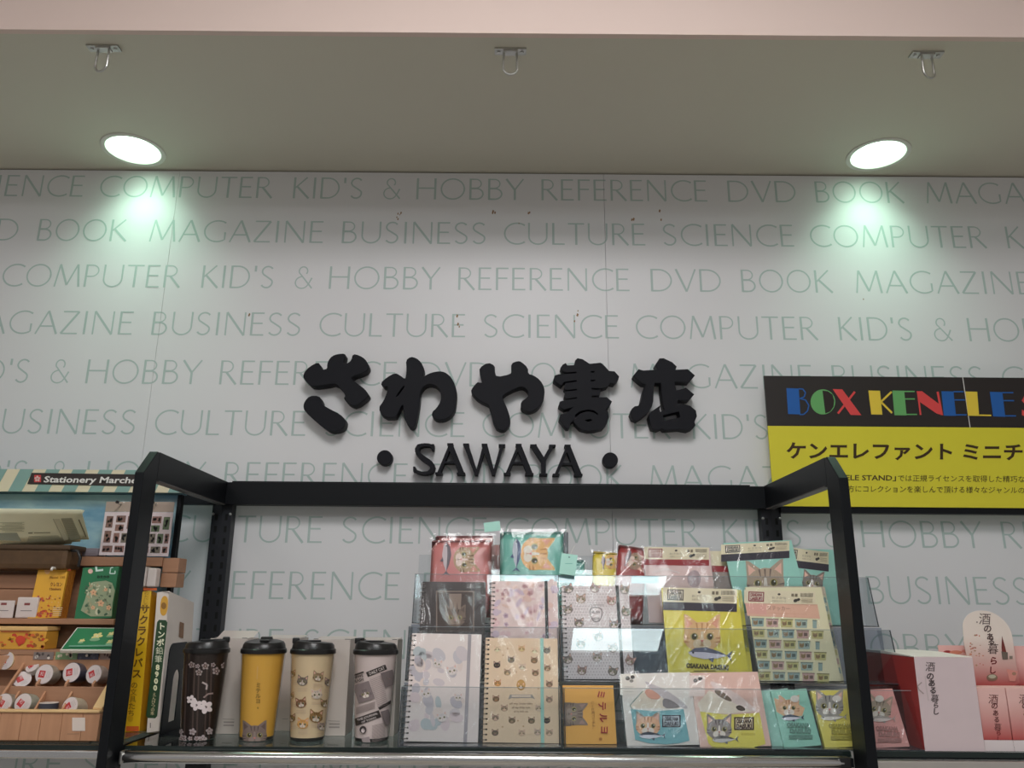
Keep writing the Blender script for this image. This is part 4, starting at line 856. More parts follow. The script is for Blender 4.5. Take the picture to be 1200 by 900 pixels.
for (x, z_, w_, h_, ln, ro, lb, bc, q) in [(.4684, 1.3372, .0600, .0875, 19, -4.5, 'small mint green pack with an orange cat face and a fish', (128, 176, 160), 0), (.5352, 1.3372, .0640, .0875, 19, -3.2, 'small yellow pack with a grey cat face, next to the right post', (206, 192, 96), 1), (.6090, 1.3372, .0600, .0890, 19, -3.0, 'small pink pack with a cat face, right of the right post', (208, 148, 142), 2)]:
    P = Panel(x, 1.385, z_, w_, h_, ln, ro); t = bagged(P, 'tissue_pack', lb, mat(lb[:14], kc(*bc), .4), 'pack', 'small cat packs on the bottom step', .009)
    A = PX(P, crop=(860, 760, 5)); L_ = tuple(int(v * .72) for v in bc)
    if q == 0: A.poly([(235, 290), (300, 312), (370, 320), (415, 350), (400, 395), (300, 402), (250, 370)], (205, 165, 130)); A.L = 2; A.cat(322, 350, 62, 0, (200, 160, 128), (160, 110, 80)); A.fish(340, 405, 130, 0); tx, ty = 375, 450
    elif q == 1: A.cat(560, 340, 82, 0, (140, 134, 128), (96, 92, 92)); A.fish(580, 402, 150, 0, (140, 134, 128), (196, 188, 180)); tx, ty = 620, 455
    else: A.cat(850, 360, 72, 8, (150, 134, 118), (100, 88, 76)); A.fish(870, 412, 140, 0, (150, 140, 134), (205, 190, 184)); tx, ty = 895, 470
    A.text('OSAKANA', tx, ty, 34, L_, 2, .08, fit=135); A.text('DAISUKI', tx + 12, ty + 34, 34, L_, 2, .08, fit=125); A.rect(tx - 55, ty + 58, tx + 85, ty + 80, L_); A.text('POCKET TISSUE', tx + 15, ty + 69, 16, bc, 0, .02, fit=120)
    A.ell(600 - (1 - q) * 245 if q < 2 else 850, 296, 26, 20, (222, 214, 206)); A.build(t)
P = Panel(.4462, 1.392, 1.3372, .0500, .0870, 19, -5.5); t = bagged(P, 'tissue_pack', 'small mint green pack, half hidden behind the front mint one', mat('small mint gree', kc(132, 172, 160), .4), 'pack', 'small cat packs on the bottom step', .006)

def header_art(A, P, x0, x1, y0, c_logo, bar, dark=(60, 56, 52), s=1.0, slope=0.0, hdr=46, barh=26):
    Y = lambda x, y: y + (x - x0) * slope
    A.poly([(x0, Y(x0, y0)), (x1, Y(x1, y0)), (x1, Y(x1, y0 + hdr)), (x0, Y(x0, y0 + hdr))], cream)
    A.poly([(x0, Y(x0, y0 + hdr)), (x1, Y(x1, y0 + hdr)), (x1, Y(x1, y0 + hdr + barh)), (x0, Y(x0, y0 + hdr + barh))], bar)
    W = x1 - x0; r = math.degrees(math.atan(slope)); logo(A, x0 + W * .17, Y(x0 + W * .17, y0 + hdr * .5), W * .22, hdr * .74, c_logo, r)
    A.ell(x0 + W * .49, Y(x0 + W * .49, y0 + hdr * .28), W * .02, hdr * .08, dark); A.text('おさかな', x0 + W * .49, Y(x0 + W * .49, y0 + hdr * .55), hdr * .2, (130, 122, 104), r, 0, fit=W * .2)
    A.text('大好きシリーズ', x0 + W * .49, Y(x0 + W * .49, y0 + hdr * .8), hdr * .18, (130, 122, 104), r, 0, fit=W * .2)
    for xx in (.68, .73): A.rect(x0 + W * xx - W * .018, Y(x0 + W * xx, y0 + hdr * .2), x0 + W * xx + W * .018, Y(x0 + W * xx, y0 + hdr * .42), (110, 100, 84), r)
    for k in range(12): A.rect(x0 + W * (.79 + .015 * k), Y(x0 + W * .85, y0 + hdr * .14), x0 + W * (.797 + .015 * k), Y(x0 + W * .85, y0 + hdr * .42), (90, 82, 72), r, False)
    A.ell(x0 + W * .72, Y(x0 + W * .72, y0 + hdr * .72), W * .03, hdr * .12, dark, -20); A.ell(x0 + W * .76, Y(x0 + W * .76, y0 + hdr * .64), W * .025, hdr * .1, dark, -20, up=False)
    for k in range(3): A.line([(x0 + W * .80, Y(x0 + W * .8, y0 + hdr * (.58 + .12 * k))), (x0 + W * .96, Y(x0 + W * .96, y0 + hdr * (.58 + .12 * k)))], hdr * .04, (150, 140, 120), False)
P = Panel(.3421, 1.460, 1.4300, .1378, .1590, 15.8, .4)
t = bagged(P, 'header_pack', 'yellow header card pack with an orange cat biting a fish', mat('lemon_card', kc(190, 178, 64), .35, vary=.08, vscale=40), 'pack', G2)
A = PX(P, crop=(770, 680, 8.182)); header_art(A, P, 55, 765, 68, (62, 58, 54), (52, 46, 56), slope=.025, hdr=140, barh=78)
A.L = 3; A.cat(430, 545, 178, 0, (206, 168, 122), (172, 126, 84), ear=(196, 140, 116), white=(220, 200, 168)); A.fish(500, 705, 410, 6, (84, 86, 106), (176, 172, 184)); A.L = 10
A.text('OSAKANA DAISUKI', 480, 828, 62, (60, 52, 30), 3, .05, fit=405); A.rect(350, 868, 560, 876, (96, 84, 40)); A.build(t)
P = Panel(.3530, 1.473, 1.4300, .1378, .1580, 15.8, .4); t = bagged(P, 'header_pack', 'second yellow pack, standing hidden right behind the front yellow one', mat('lemon_card', kc(190, 178, 64)), 'pack', G2)
P = Panel(.4974, 1.455, 1.4300, .1383, .1640, 17.5, -.3)
t = bagged(P, 'header_pack', 'sticker sheet pack with rows of tiny tin cans and a pink header', mat('cream_sheet', kc(196, 190, 160), .35), 'pack', G2)
A = PX(P, crop=(865, 680, 7.2)); header_art(A, P, 50, 650, 80, (112, 26, 36), (218, 172, 150), slope=.03, hdr=112, barh=4)
A.L = 1; A.poly([(58, 195), (668, 205), (690, 325), (78, 300)], (216, 172, 150)); A.poly([(62, 200), (235, 205), (240, 290), (80, 282)], (200, 150, 138)); A.text('ステッカー', 340, 238, 42, (150, 112, 104), 2, .01, fit=190); A.line([(250, 275), (580, 290)], 2, (180, 130, 116))
cc = [(128, 146, 142), (172, 142, 136), (168, 162, 112), (142, 156, 148)]; rr = random.Random(1)
for j in range(6):
    for i in range(5):
        y = 355 + j * 90 + i * 4; x = (165 if j % 2 == 0 else 170) + i * (122 if j % 2 == 0 else 124) + j * 12 - (0 if j % 2 == 0 else 10)
        if j % 2 == 0 and i == 4: x -= 8
        c = cc[(i + j * 2) % 4]; A.L = 3; wid = 52 if not (j % 2 == 0 and i == 4) else 18
        A.poly([(x - wid, y - 30), (x + wid, y - 28), (x + wid * .92, y + 36), (x - wid * .92, y + 34)], c); A.poly([(x - wid * 1.05, y - 36), (x + wid * 1.05, y - 34), (x + wid, y - 24), (x - wid, y - 26)], tuple(int(v * .72) for v in c), False)
        if wid > 20: A.cat(x - 20, y + 6, 20, 0, tuple(int(v * .72) for v in (180, 150, 110)), (90, 76, 66), detail=False); A.rect(x + 8, y - 12, x + 38, y + 16, tuple(int(v * .6) for v in c))
A.build(t)
P = Panel(.5080, 1.470, 1.4300, .1383, .1660, 17.5, .2); t = bagged(P, 'header_pack', 'second sticker sheet pack, its right edge showing behind the front one', mat('cream_sheet', kc(196, 190, 160), .35), 'pack', G2)
A = Art(P.loc); 
for k in range(9): A.rect(.055, .012 + .0155 * k, .067, .022 + .0155 * k, cc[k % 4], 0, k == 0)
A.rect(-.069, .150, .069, .166, (206, 184, 160)); A.rect(-.055, .158, -.02, .164, (120, 40, 44)); A.build(t)
P = Panel(.2480, 1.472, 1.4300, .062, .082, 15, 0); t = bagged(P, 'header_pack', 'dark navy pack lying low between the dotted notebook and the yellow pack', mat('navy_card', kc(46, 54, 66), .3), 'pack', G2)
A = Art(P.loc); A.line([(-.018, .045), (.018, .045)], .005, (78, 88, 98)); A.line([(-.026, .070), (.026, .070)], .002, (84, 94, 104)); A.build(t)
P = Panel(.3173, 1.530, 1.5220, .1262, .1430, 14.3, .3)
t = bagged(P, 'header_pack', 'pale pink pack with a cream header and dark red stripe, on the top step', mat('pale_pink_card', kc(188, 164, 162), .35), 'pack', G2)
A = PX(P, crop=(680, 600, 6)); header_art(A, P, 450, 905, 246, (120, 44, 46), (128, 34, 40), slope=.01, hdr=86, barh=42); A.L = 3; A.ell(800, 470, 48, 60, (150, 132, 136)); A.line([(500, 430), (600, 400), (700, 430)], 10, (205, 190, 190)); A.build(t)
P = Panel(.3880, 1.545, 1.5220, .070, .1370, 14, .3); t = bagged(P, 'header_pack', 'pack glimpsed between the pale pink pack and the tilted mint pack', mat('grey_pink_card', kc(128, 116, 112), .4), 'pack', G2)
A = Art(P.loc); A.rect(-.035, .108, .035, .137, cream); A.rect(-.035, .096, .035, .108, (128, 34, 40)); A.build(t)
P = Panel(.4830, 1.530, 1.5450, .1327, .1350, 18, -3.1)
t = bagged(P, 'header_pack', 'mint green pack tilted to the left, with a dark stripe and cat ears', mat('mint_card', kc(132, 178, 168), .3, vary=.06), 'pack', G2)
A = PX(P, crop=(820, 600, 5)); header_art(A, P, 125, 525, 192, (70, 66, 64), (48, 44, 54), slope=-.055, hdr=58, barh=42); A.L = 3; A.cat(385, 420, 112, -3, (150, 132, 116), (96, 84, 78)); A.fish(400, 500, 200, 0); A.build(t)
P = Panel(.5730, 1.530, 1.5210, .0900, .1450, 16.7, 1.0)
t = bagged(P, 'header_pack', 'mint green pack at the right end of the top step, beside the right post', mat('mint_card', kc(132, 178, 168), .3), 'pack', G2)
A = PX(P, crop=(820, 600, 5)); header_art(A, P, 500, 755, 205, (70, 66, 64), (48, 44, 54), slope=.12, hdr=72, barh=42); A.L = 3; A.cat(660, 420, 62, 8, (120, 110, 104), (80, 74, 70)); A.build(t)

# ------------------------------------------------------------------ zip pouches on the top step
def pouch(P, label, cov, dark, th=.014, paint=None, bag=True, group='zip pouches on the top step'):
    t = thing('pouch', P.M, label, 'pouch', group); bm = bmesh.new(); nx, nz = 12, 10; W, H = P.w, P.h
    for sgn in (-1, 1):
        g = [[bm.verts.new((-W / 2 + W * i / nx, th / 2 + sgn * (th / 2) * (max(0, 1 - abs(2 * i / nx - 1) ** 4) * max(0, 1 - abs(2 * j / nz - 1) ** 4)) ** .6 , H * j / nz)) for i in range(nx + 1)] for j in range(nz + 1)]
        for j in range(nz):
            for i in range(nx): bm.faces.new((g[j][i], g[j][i + 1], g[j + 1][i + 1], g[j + 1][i]))
    bmesh.ops.remove_doubles(bm, verts=bm.verts, dist=.0001); bmesh.ops.recalc_face_normals(bm, faces=bm.faces)
    me = bpy.data.meshes.new('body'); bm.to_mesh(me); bm.free()
    for p in me.polygons: p.use_smooth = True
    link('body', me, cov, t)
    MB().box(-W / 2 + .002, W / 2 - .002, th / 2 - .002, th / 2 + .002, H - .0015, H + .0015, .0006).build('zip', dark, t)
    if paint:
        A = Art(lambda px, py, l: (lambda u, v: (u, th / 2 - (th / 2) * (max(0, 1 - abs(2 * u / W) ** 4) * max(0, 1 - abs(2 * v / H - 1) ** 4)) ** .6 - l, v))(*P.uv(px, py))); paint(A); A.build(t)
    if bag: sleeve(P, t, .005, .004, strength=1.5)
    return t
M_pinkp = mat('pink_vinyl', kc(172, 104, 102), .3, vary=.06, vscale=50); M_zip = mat('zip_dark_red', kc(92, 36, 38), .5)
def pa(A): A.crop = (490, 610, 10.91); A.cat(585, 500, 165, 88, (150, 124, 96), (92, 70, 48), ear=(176, 116, 104), white=(196, 176, 166)); A.fish(365, 480, 420, 92, (92, 84, 92), (172, 160, 164)); A.L = 8
P = Panel(-.0928, 1.530, 1.5300, .1154, .1455, 14.7, -.6); pouch(P, 'pink zip pouch with a sideways cat face and fish, leftmost on the top step', M_pinkp, M_zip, .012, pa)
P = Panel(-.0890, 1.548, 1.5300, .1130, .1560, 14.7, -.6); pouch(P, 'second pink zip pouch, its rim showing above the front pink one', M_pinkp, M_zip, .010, None)
P = Panel(-.0225, 1.552, 1.5300, .030, .1390, 14.7, 0); t = bagged(P, 'pouch_stack', 'narrow dark red and orange pouch edge between the pink and the teal pouch', mat('dark_red_vinyl', kc(104, 40, 30), .35), 'pouch', 'zip pouches on the top step', .010, False)
MB().tube([(.010, -.001, 0), (.0105, -.001, .139)], .0012, 6).build('piping', mat('orange_piping', kc(200, 140, 50), .4), t)
def pb(A):
    A.crop = (460, 600, 5); A.cat(830, 245, 98, 90, (198, 152, 92), (160, 104, 52), ear=(198, 140, 116), white=(205, 195, 180)); A.fish(728, 248, 190, 92, (64, 78, 110), (160, 166, 176)); A.L = 8; A.rect(1003, 112, 1030, 240, (36, 40, 46))
P = Panel(.0426, 1.530, 1.5300, .1237, .1640, 14.6, -.6); pouch(P, 'teal zip pouch with a sideways orange cat face and fish, on the top step', mat('teal_vinyl', kc(92, 152, 140), .3, vary=.06), mat('teal_zip', kc(60, 110, 104), .5), .014, pb)
P = Panel(.1130, 1.552, 1.5300, .060, .1090, 14, 0); pouch(P, 'teal pouch half hidden behind the hanging mint tag', mat('teal_vinyl', kc(92, 152, 140)), mat('teal_zip', kc(60, 110, 104)), .010)
def pc(A): A.crop = (680, 600, 6); A.cat(215, 350, 52, 88, (200, 160, 96), (150, 104, 52)); A.fish(163, 350, 100, 92, (92, 84, 92), (172, 160, 164)); A.L = 8
P = Panel(.1747, 1.545, 1.5300, .0488, .1255, 14.7, 3.8); pouch(P, 'small yellow pouch with a sideways cat face, between the teal and red pouches', mat('yellow_vinyl', kc(188, 168, 62), .3), mat('yellow_zip', kc(150, 130, 50), .5), .010, pc)
def pd(A): A.crop = (680, 600, 6); A.cat(385, 345, 62, 105, (140, 112, 96), (92, 70, 52), white=(190, 170, 160)); A.fish(335, 320, 120, 108, (92, 84, 92), (150, 140, 146)); A.L = 8
P = Panel(.2150, 1.532, 1.5230, .0560, .1450, 15.1, 8.0); pouch(P, 'dark red pouch with a sideways cat face, leaning beside the pale pink pack', mat('red_vinyl', kc(132, 46, 46), .28), M_zip, .012, pd)
# mint paper tags hanging from the pouches
for P, lb in [(Panel(.1038, 1.508, 1.6057, .0297, .0394, 15, 8), 'mint green paper tag hanging in front of the teal pouches'), (Panel(-.0335, 1.506, 1.683, .030, .018, 10, -8), 'mint green tag folded over the top edge between the pink and teal pouches')]:
    t = thing('paper_tag', P.M, lb, 'tag', 'mint tags on the pouches'); MB().box(-P.w / 2, P.w / 2, 0, .0008, 0, P.h).build('card', mat('mint_tag', kc(138, 182, 170), .45), t)
    if P.h > .03: MB().tube([(0, -.0005, P.h * .85), (.004, .006, P.h + .01), (.008, .014, P.h + .022)], .0004, 5).build('string', M_white, t)
    if P.w < .0299: A = Art(P.loc); A.ell(0, P.h * .85, .0015, .0015, (60, 110, 100)); A.line([(-.006, .02), (.007, .022)], .001, (90, 150, 136)); A.build(t)
# ceiling light reflections in the top lip, added as pale blue strips
for x, wd_, lb in [(.0100, .040, 'pale blue painted reflection strip, left one behind the top lip'), (.0790, .078, 'pale blue painted reflection strip, middle one behind the top lip'), (.2480, .050, 'pale blue painted reflection strip beside the red pouch')]:
    z = 1.592; Pp = Panel(x, 1.502 - .0035 + .073 * tn, z, wd_, .0135, 15, 0); t = thing('glare_strip', Pp.M, lb, 'label', 'painted reflection strips on the holders')
    MB().box(-wd_ / 2, wd_ / 2, 0, .0006, 0, .0135).build('card', mat('pale_blue_glare', kc(176, 206, 214), .35), t); A = Art(Pp.loc); A.text('うーたん', 0, .0062, -.007, (226, 236, 238), 0, .02) if False else A.line([(-wd_ * .3, .006), (wd_ * .3, .006)], .0016, (214, 230, 234)); A.build(t)

# ------------------------------------------------------------------ left bay: stationery display
def pxpt(px, py, Y): p = atY(px, py, Y); return (p[0], p[2])
st = thing('wooden_display_stand', (-0.95, 1.50, ZS), 'stepped pine display stand in the left bay, carrying cards and boxes', 'display stand')
def wp(nm, x0, x1, y0, y1, z0, z1, m=None, bev=.0012):
    o = MB().box(x0, x1, y0, y1, z0, z1, bev).build(nm, m or M_woodh, st); o.location = -st.location; return o
wp('side_panel', -.7080, -.7000, 1.535, 1.598, ZS, 1.575, M_wood); 
wp('end_block', -.6600, -.6300, 1.560, 1.598, 1.6060, 1.633, M_woodh); wp('end_block', -.6605, -.6305, 1.5590, 1.5965, 1.5790, 1.6050, M_woodh)
wp('top_board', -.8610, -.6605, 1.558, 1.598, 1.617, 1.634, M_woodh); wp('top_board', -1.30, -.8625, 1.566, 1.598, 1.590, 1.606, M_woodh)
wp('back_board', -1.30, -.7000, 1.590, 1.598, ZS, 1.616, M_woodh)
wp('crossbar', -1.30, -.8650, 1.530, 1.5400, 1.574, 1.599, M_woodh); wp('crossbar', -1.30, -.8650, 1.524, 1.5340, 1.545, 1.5725, M_woodh)
wp('step_board', -1.30, -.7000, 1.478, 1.588, 1.5125, 1.5220, M_woodh); wp('step_board', -1.30, -.6720, 1.452, 1.494, 1.462, 1.471, M_woodh); wp('step_riser', -1.30, -.7000, 1.500, 1.508, 1.4715, 1.512, mat('dark_brown_board', kc(74, 52, 34), .6, vary=.15)); 
wp('label_rail', -1.30, -.6720, 1.4510, 1.4540, 1.4380, 1.4615, M_wood); wp('support', -1.30, -1.29, 1.452, 1.588, ZS, 1.461, M_wood); wp('support', -.7160, -.7085, 1.480, 1.588, ZS, 1.461, M_wood)

hb = thing('display_header', (-0.95, 1.600, 1.56), 'light blue display back wall with a green and cream striped awning board', 'display header')
def hp(nm, mb, m, **k): o = mb.build(nm, m, hb); o.location = -hb.location; return o
def blue_mat():
    m = mat('sky_blue_print', kc(112, 150, 172), .45); nt = m.node_tree; b = nt.nodes['Principled BSDF']
    tc = nt.nodes.new('ShaderNodeTexCoord'); mp = nt.nodes.new('ShaderNodeMapping'); mp.inputs['Scale'].default_value = (6, 6, 16)
    n = nt.nodes.new('ShaderNodeTexNoise'); n.inputs['Scale'].default_value = 1.6; n.inputs['Detail'].default_value = 7
    r = nt.nodes.new('ShaderNodeValToRGB'); r.color_ramp.elements[0].position = .35; r.color_ramp.elements[0].color = kc(84, 124, 148); r.color_ramp.elements[1].position = .68; r.color_ramp.elements[1].color = kc(146, 172, 176)
    nt.links.new(tc.outputs['Object'], mp.inputs[0]); nt.links.new(mp.outputs[0], n.inputs['Vector']); nt.links.new(n.outputs['Fac'], r.inputs[0]); nt.links.new(r.outputs[0], b.inputs['Base Color']); return m
hp('back_panel', MB().box(-1.35, -.662, 1.604, 1.608, 1.34, 1.795), blue_mat())
hp('side_edge', MB().box(-.6620, -.6540, 1.596, 1.610, ZS, 1.778, .0006), M_black)
Yh = 1.575; x0h, x1h = -1.35, -.6470
hp('awning_board', MB().box(x0h, x1h, Yh, Yh + .004, 1.7590, 1.8030), mat('awning_cream', kc(214, 204, 176), .5))
hp('awning_edge', MB().box(x0h, x1h, Yh + .0045, 1.604, 1.7575, 1.7600), mat('awning_under', kc(60, 84, 92), .6))
mb = MB(); k = -30
while True:
    xb = -.6470 - .0522 * k
    if xb < x0h: break
    k += 1
    a, b = xb - .0265, xb
    if b + .010 > x1h or a < x0h: continue
    o = hp('stripe', MB().prism([(a, 1.7590), (b, 1.7590), (b + .0165, 1.8030), (a + .0165, 1.8030)], Yh - .0008, Yh - .0001), mat('awning_green', kc(112, 142, 136), .5))
o = hp('stripe', MB().prism([(-.6735, 1.7590), (-.6472, 1.7590), (-.6472, 1.8030), (-.657, 1.8030)], Yh - .0008, Yh - .0001), MATS['awning_green'])
A = Art(lambda px, py, l: (lambda q: (q[0] + .95, q[1] - 1.600 - .0012 - l, q[2] - 1.56))(atY(px, py, Yh)), (0, 540, 5)); A.L = 0
A.poly([(188, 71), (905, 82), (890, 152), (162, 137)], (46, 40, 38)); A.rect(203, 84, 243, 126, (176, 60, 60)); A.flower(222, 106, 17, (226, 190, 186), (176, 60, 60), -90); A.text('Stationery Marche', 530, 111, 50, (228, 226, 222), .6, .025, fit=545, slant=.18); A.build(hb, 'lettering')
# hanging sticker sheets
for (x, z, w_, h_, lb, pk) in [(-.7569, 1.6366, .0640, .1018, 'hanging clear bag of photo stickers, left of the left post', -.7527), (-.6810, 1.6356, .0610, .1030, 'hanging clear bag of photo stickers, right of the left post', -.6851)]:
    P = Panel(x + (.007 if pk < -.7 else 0), 1.556, z, w_, h_, 0, 0); t = thing('sticker_sheet', P.M, lb, 'stickers', 'sticker bags hanging on pegs')
    MB().box(-w_ / 2, w_ / 2, 0, .002, 0, h_ - .020, .0004).build('sheet', mat('pale_sticker_paper', kc(196, 182, 184), .4), t)
    MB().box(-w_ / 2, w_ / 2, .0005, .0015, h_ - .0195, h_).build('header_card', mat('beige_header', kc(150, 134, 122), .5), t)
    A = Art(P.loc); rr = random.Random(int(-x * 1000))
    for (a, b, c, d) in [(-.027, .052, -.014, .074), (-.008, .062, .010, .075), (-.008, .046, .008, .058), (-.027, .024, -.014, .046), (-.009, .024, .002, .042), (.006, .024, .017, .042), (-.027, .006, -.008, .018), (-.004, .006, .014, .018), (.014, .050, .026, .074), (.020, .024, .028, .042), (.018, .006, .028, .018)]:
        c1 = rr.choice([(104, 96, 84), (124, 92, 84), (84, 98, 72), (112, 84, 76)]); A.L = 0; A.rect(a, b, c, d, c1)
        for _ in range(4): A.ell(rr.uniform(a + .003, c - .003), rr.uniform(b + .003, d - .003), .0022, .0028, rr.choice([(70, 60, 54), (168, 150, 132), (60, 66, 48), (190, 174, 160)]), n=8, up=False)
    A.build(t); sleeve(P, t, .002, .002)
    pg = thing('peg_hook', (pk, 1.556, 1.7335), 'steel peg end holding up the ' + ('left' if pk < -.7 else 'right') + ' bag of stickers', 'hook', 'peg hooks of the display')
    MB().tube([(0, .049, 0), (0, -.012, 0), (0, -.016, .002)], .0018, 8).build('rod', M_zinc, pg, True); MB().lathe([(.0001, -.019), (.0030, -.018), (.0030, -.015), (.0001, -.0145)], 12, 'y', cz=.002).build('cap', M_lidblk, pg, True)
# curled stack of cream sheets
def sheet(dy, dz, shrink, nm, m, parent, art=None):
    bm = bmesh.new(); a = np.array([-1.12, 1.500 + dy, 1.668 + dz]); nx, nz = 14, 6; g = []
    for j in range(nz + 1):
        v = j / nz; row = []
        for i in range(nx + 1):
            u = i / nx
            tl = Vector((-1.16, 1.440, 1.712)); tr = Vector((-.7730, 1.452, 1.7105)); bl_ = Vector((-1.14, 1.455, 1.6570)); br = Vector((-.7860 - shrink, 1.520, 1.6635))
            p = (bl_.lerp(br, u)).lerp(tl.lerp(tr, u), v); p.z += -.006 * math.sin(math.pi * u) * (1 - v) + dz * (1 - v); p.y += dy
            row.append(bm.verts.new(p))
        g.append(row)
    for j in range(nz):
        for i in range(nx): bm.faces.new((g[j][i], g[j][i + 1], g[j + 1][i + 1], g[j + 1][i]))
    me = bpy.data.meshes.new(nm); bm.to_mesh(me); bm.free()
    for p in me.polygons: p.use_smooth = True
    o = link(nm, me, m, parent)
    sd = o.modifiers.new('s', 'SOLIDIFY'); sd.thickness = .0008; return o
pp = thing('paper_sheets', (0, 0, 0), 'stack of large cream printed sheets curling over the kraft basket', 'paper'); M_crm = mat('cream_print_paper', kc(206, 204, 176), .6, vary=.04, vscale=40)
sheet(0, 0, 0, 'sheet', M_crm, pp)
for k in range(1, 4): sheet(.004 * k, -.0042 * k, .018 * k, 'sheet', M_crm, pp)
P0 = Vector((-1.14, 1.455, 1.6570)); Pu = Vector((-.7860, 1.520, 1.6635)) - P0; Pv = Vector((-1.16, 1.440, 1.712)) - P0
def shmap(px, py, l):
    n = Pu.cross(Pv).normalized(); d = Vector(ray(px, py)); e = Vector(EYE); q = e + d * ((P0 - e).dot(n) / d.dot(n)) - P0
    A2 = np.array([[Pu.dot(Pu), Pu.dot(Pv)], [Pu.dot(Pv), Pv.dot(Pv)]]); u, v = np.linalg.solve(A2, np.array([q.dot(Pu), q.dot(Pv)]))
    tl = Vector((-1.16, 1.440, 1.712)); tr = Vector((-.7730, 1.452, 1.7105)); br = Vector((-.7860, 1.520, 1.6635)); p = (P0.lerp(br, u)).lerp(tl.lerp(tr, u), v); p.z += -.006 * math.sin(math.pi * min(max(u, 0), 1)) * (1 - v); p.y += -l * 1.0 - .0006; return tuple(p)
A = Art(shmap, (0, 540, 9)); gy = (132, 134, 112); rr = random.Random(6)
A.poly([(0, 735), (185, 735), (235, 820), (0, 805)], (128, 132, 118)); 
for k in range(9): A.L = 1; A.line([(0 + 30 * (k % 3), 635 + 11 * k), (260 - 20 * (k % 2), 632 + 11 * k)], 3.5, gy)
A.line([(0, 690), (265, 690)], 4, (130, 132, 112)); A.line([(305, 740), (350, 740)], 12, (110, 108, 88)); A.line([(365, 740), (535, 742)], 9, (128, 126, 104))
for k in range(7): A.L = 1; A.line([(310 - k * 3, 775 + 9 * k), (620 + k * 6, 775 + 9 * k)], 4, (140, 140, 120))
A.poly([(555, 600), (620, 598), (730, 820), (680, 830)], (172, 170, 146)); A.poly([(635, 596), (740, 592), (850, 820), (745, 830)], (138, 138, 118))
for k in range(9): A.L = 3; A.line([(645 + 9 * k, 615 + 20 * k), (745 + 9 * k, 612 + 20 * k)], 3, (108, 108, 92))
A.line([(555, 598), (690, 850)], 4, (110, 108, 90)); A.line([(745, 592), (860, 830)], 4, (120, 118, 98)); A.line([(820, 610), (910, 800)], 12, (112, 108, 86)); A.build(pp)
kb = thing('kraft_basket', (-.955, 1.50, 1.6068), 'dark brown woven-look kraft basket under the curled sheets', 'basket')
MB().box(-.24, .1450, 0, .055, .0005, .043, .010).build('body', mat('dark_kraft', kc(74, 54, 34), .6, vary=.35, vscale=60), kb); MB().box(-.24, .1475, -.003, .058, .036, .045, .003).build('rim', mat('kraft_rim', kc(66, 50, 34), .6), kb)
MB().tube([(.142, .010, .036), (.158, .008, .034), (.164, .008, .022), (.163, .008, .006)], .0028, 8).build('handle', M_lidblk, kb, True)
gb = thing('grey_block', (-.775, 1.5435, 1.6340), 'small grey padded case lying behind the peg cards, left of the left post', 'case')
gb.location = (-.820, 1.560, 1.6345); MB().box(-.035, .035, 0, .035, 0, .016, .006).build('case_body', mat('grey_felt', kc(112, 104, 110), .9), gb)
# white folded tickets in clear stands
for x, z, lb in [(-.9120, 1.5225, 'small white ticket card at the left edge of the photo'), (-.8700, 1.5225, 'small white folded tag pack beside the yellow card')]:
    t = thing('ticket_card', (x, 1.500, z), lb, 'card', 'small white cards on the stand'); MB().box(-.019, .019, 0, .010 if x > -.9 else .002, 0, .030 if x < -.9 else .036, .002 if x > -.9 else 0).build('card', mat('ticket_white', kc(186, 176, 172), .5), t)
    MB().box(-.010, .010, -.0004, 0, .012, .013).build('printed_rule', mat('grey_rule', kc(110, 100, 98)), t); MB().box(-.005, .005, -.0004, 0, .022, .026).build('printed_mark', mat('dark_red_mark', kc(120, 64, 62)), t)
# stacks of picture cards
def cardstack(P, label, col, edge, dep, n, paint):
    t = thing('picture_card_stack', P.M, label, 'cards', 'picture card stacks on the stand')
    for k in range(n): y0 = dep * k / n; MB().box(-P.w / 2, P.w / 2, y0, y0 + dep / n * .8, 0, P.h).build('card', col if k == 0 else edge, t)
    A = PX(P, crop=(0, 640, 9)); paint(A); A.build(t); return t
def yc(A):
    rr = random.Random(5)
    A.ell(500, 262, 30, 34, (196, 150, 100)); A.rect(712, 242, 750, 262, (140, 60, 30)); A.text('Pastel 100', 607, 330, 34, (140, 96, 26), 0, .03, fit=160); A.text('クレヨン', 595, 405, 50, (120, 76, 36), 0, .03, fit=125); A.text('12colors', 585, 452, 34, (120, 76, 36), 0, .03, fit=120)
    for k in range(46): A.L = 3 + k % 3; A.ell(rr.uniform(385, 540), rr.uniform(520, 745), rr.uniform(8, 22), rr.uniform(7, 16), [(160, 50, 44), (176, 84, 40), (200, 150, 60), (150, 70, 60)][k % 4], n=9, up=False)
    for k in range(20): A.L = 6; A.ell(rr.uniform(500, 680), rr.uniform(520, 700), 9, 9, [(206, 160, 90), (130, 80, 40), (190, 160, 60)][k % 3], n=7, up=False)
    for k in range(5): A.line([(560, 650 + 20 * k), (665 - 5 * k, 652 + 20 * k)], 6, (222, 204, 168)); A.L -= 1
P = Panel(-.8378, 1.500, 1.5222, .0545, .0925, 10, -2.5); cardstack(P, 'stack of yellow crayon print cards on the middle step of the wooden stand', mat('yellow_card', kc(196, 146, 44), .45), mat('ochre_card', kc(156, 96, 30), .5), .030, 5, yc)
pl = thing('peg_hook', (-.832, 1.497, 1.612), 'white peg end sticking out at the top of the yellow cards', 'hook', 'peg hooks of the display'); MB().tube([(0, .030, -.002), (0, -.002, -.002), (0, -.005, -.006)], .0024, 8).build('rod', M_white, pl, True)
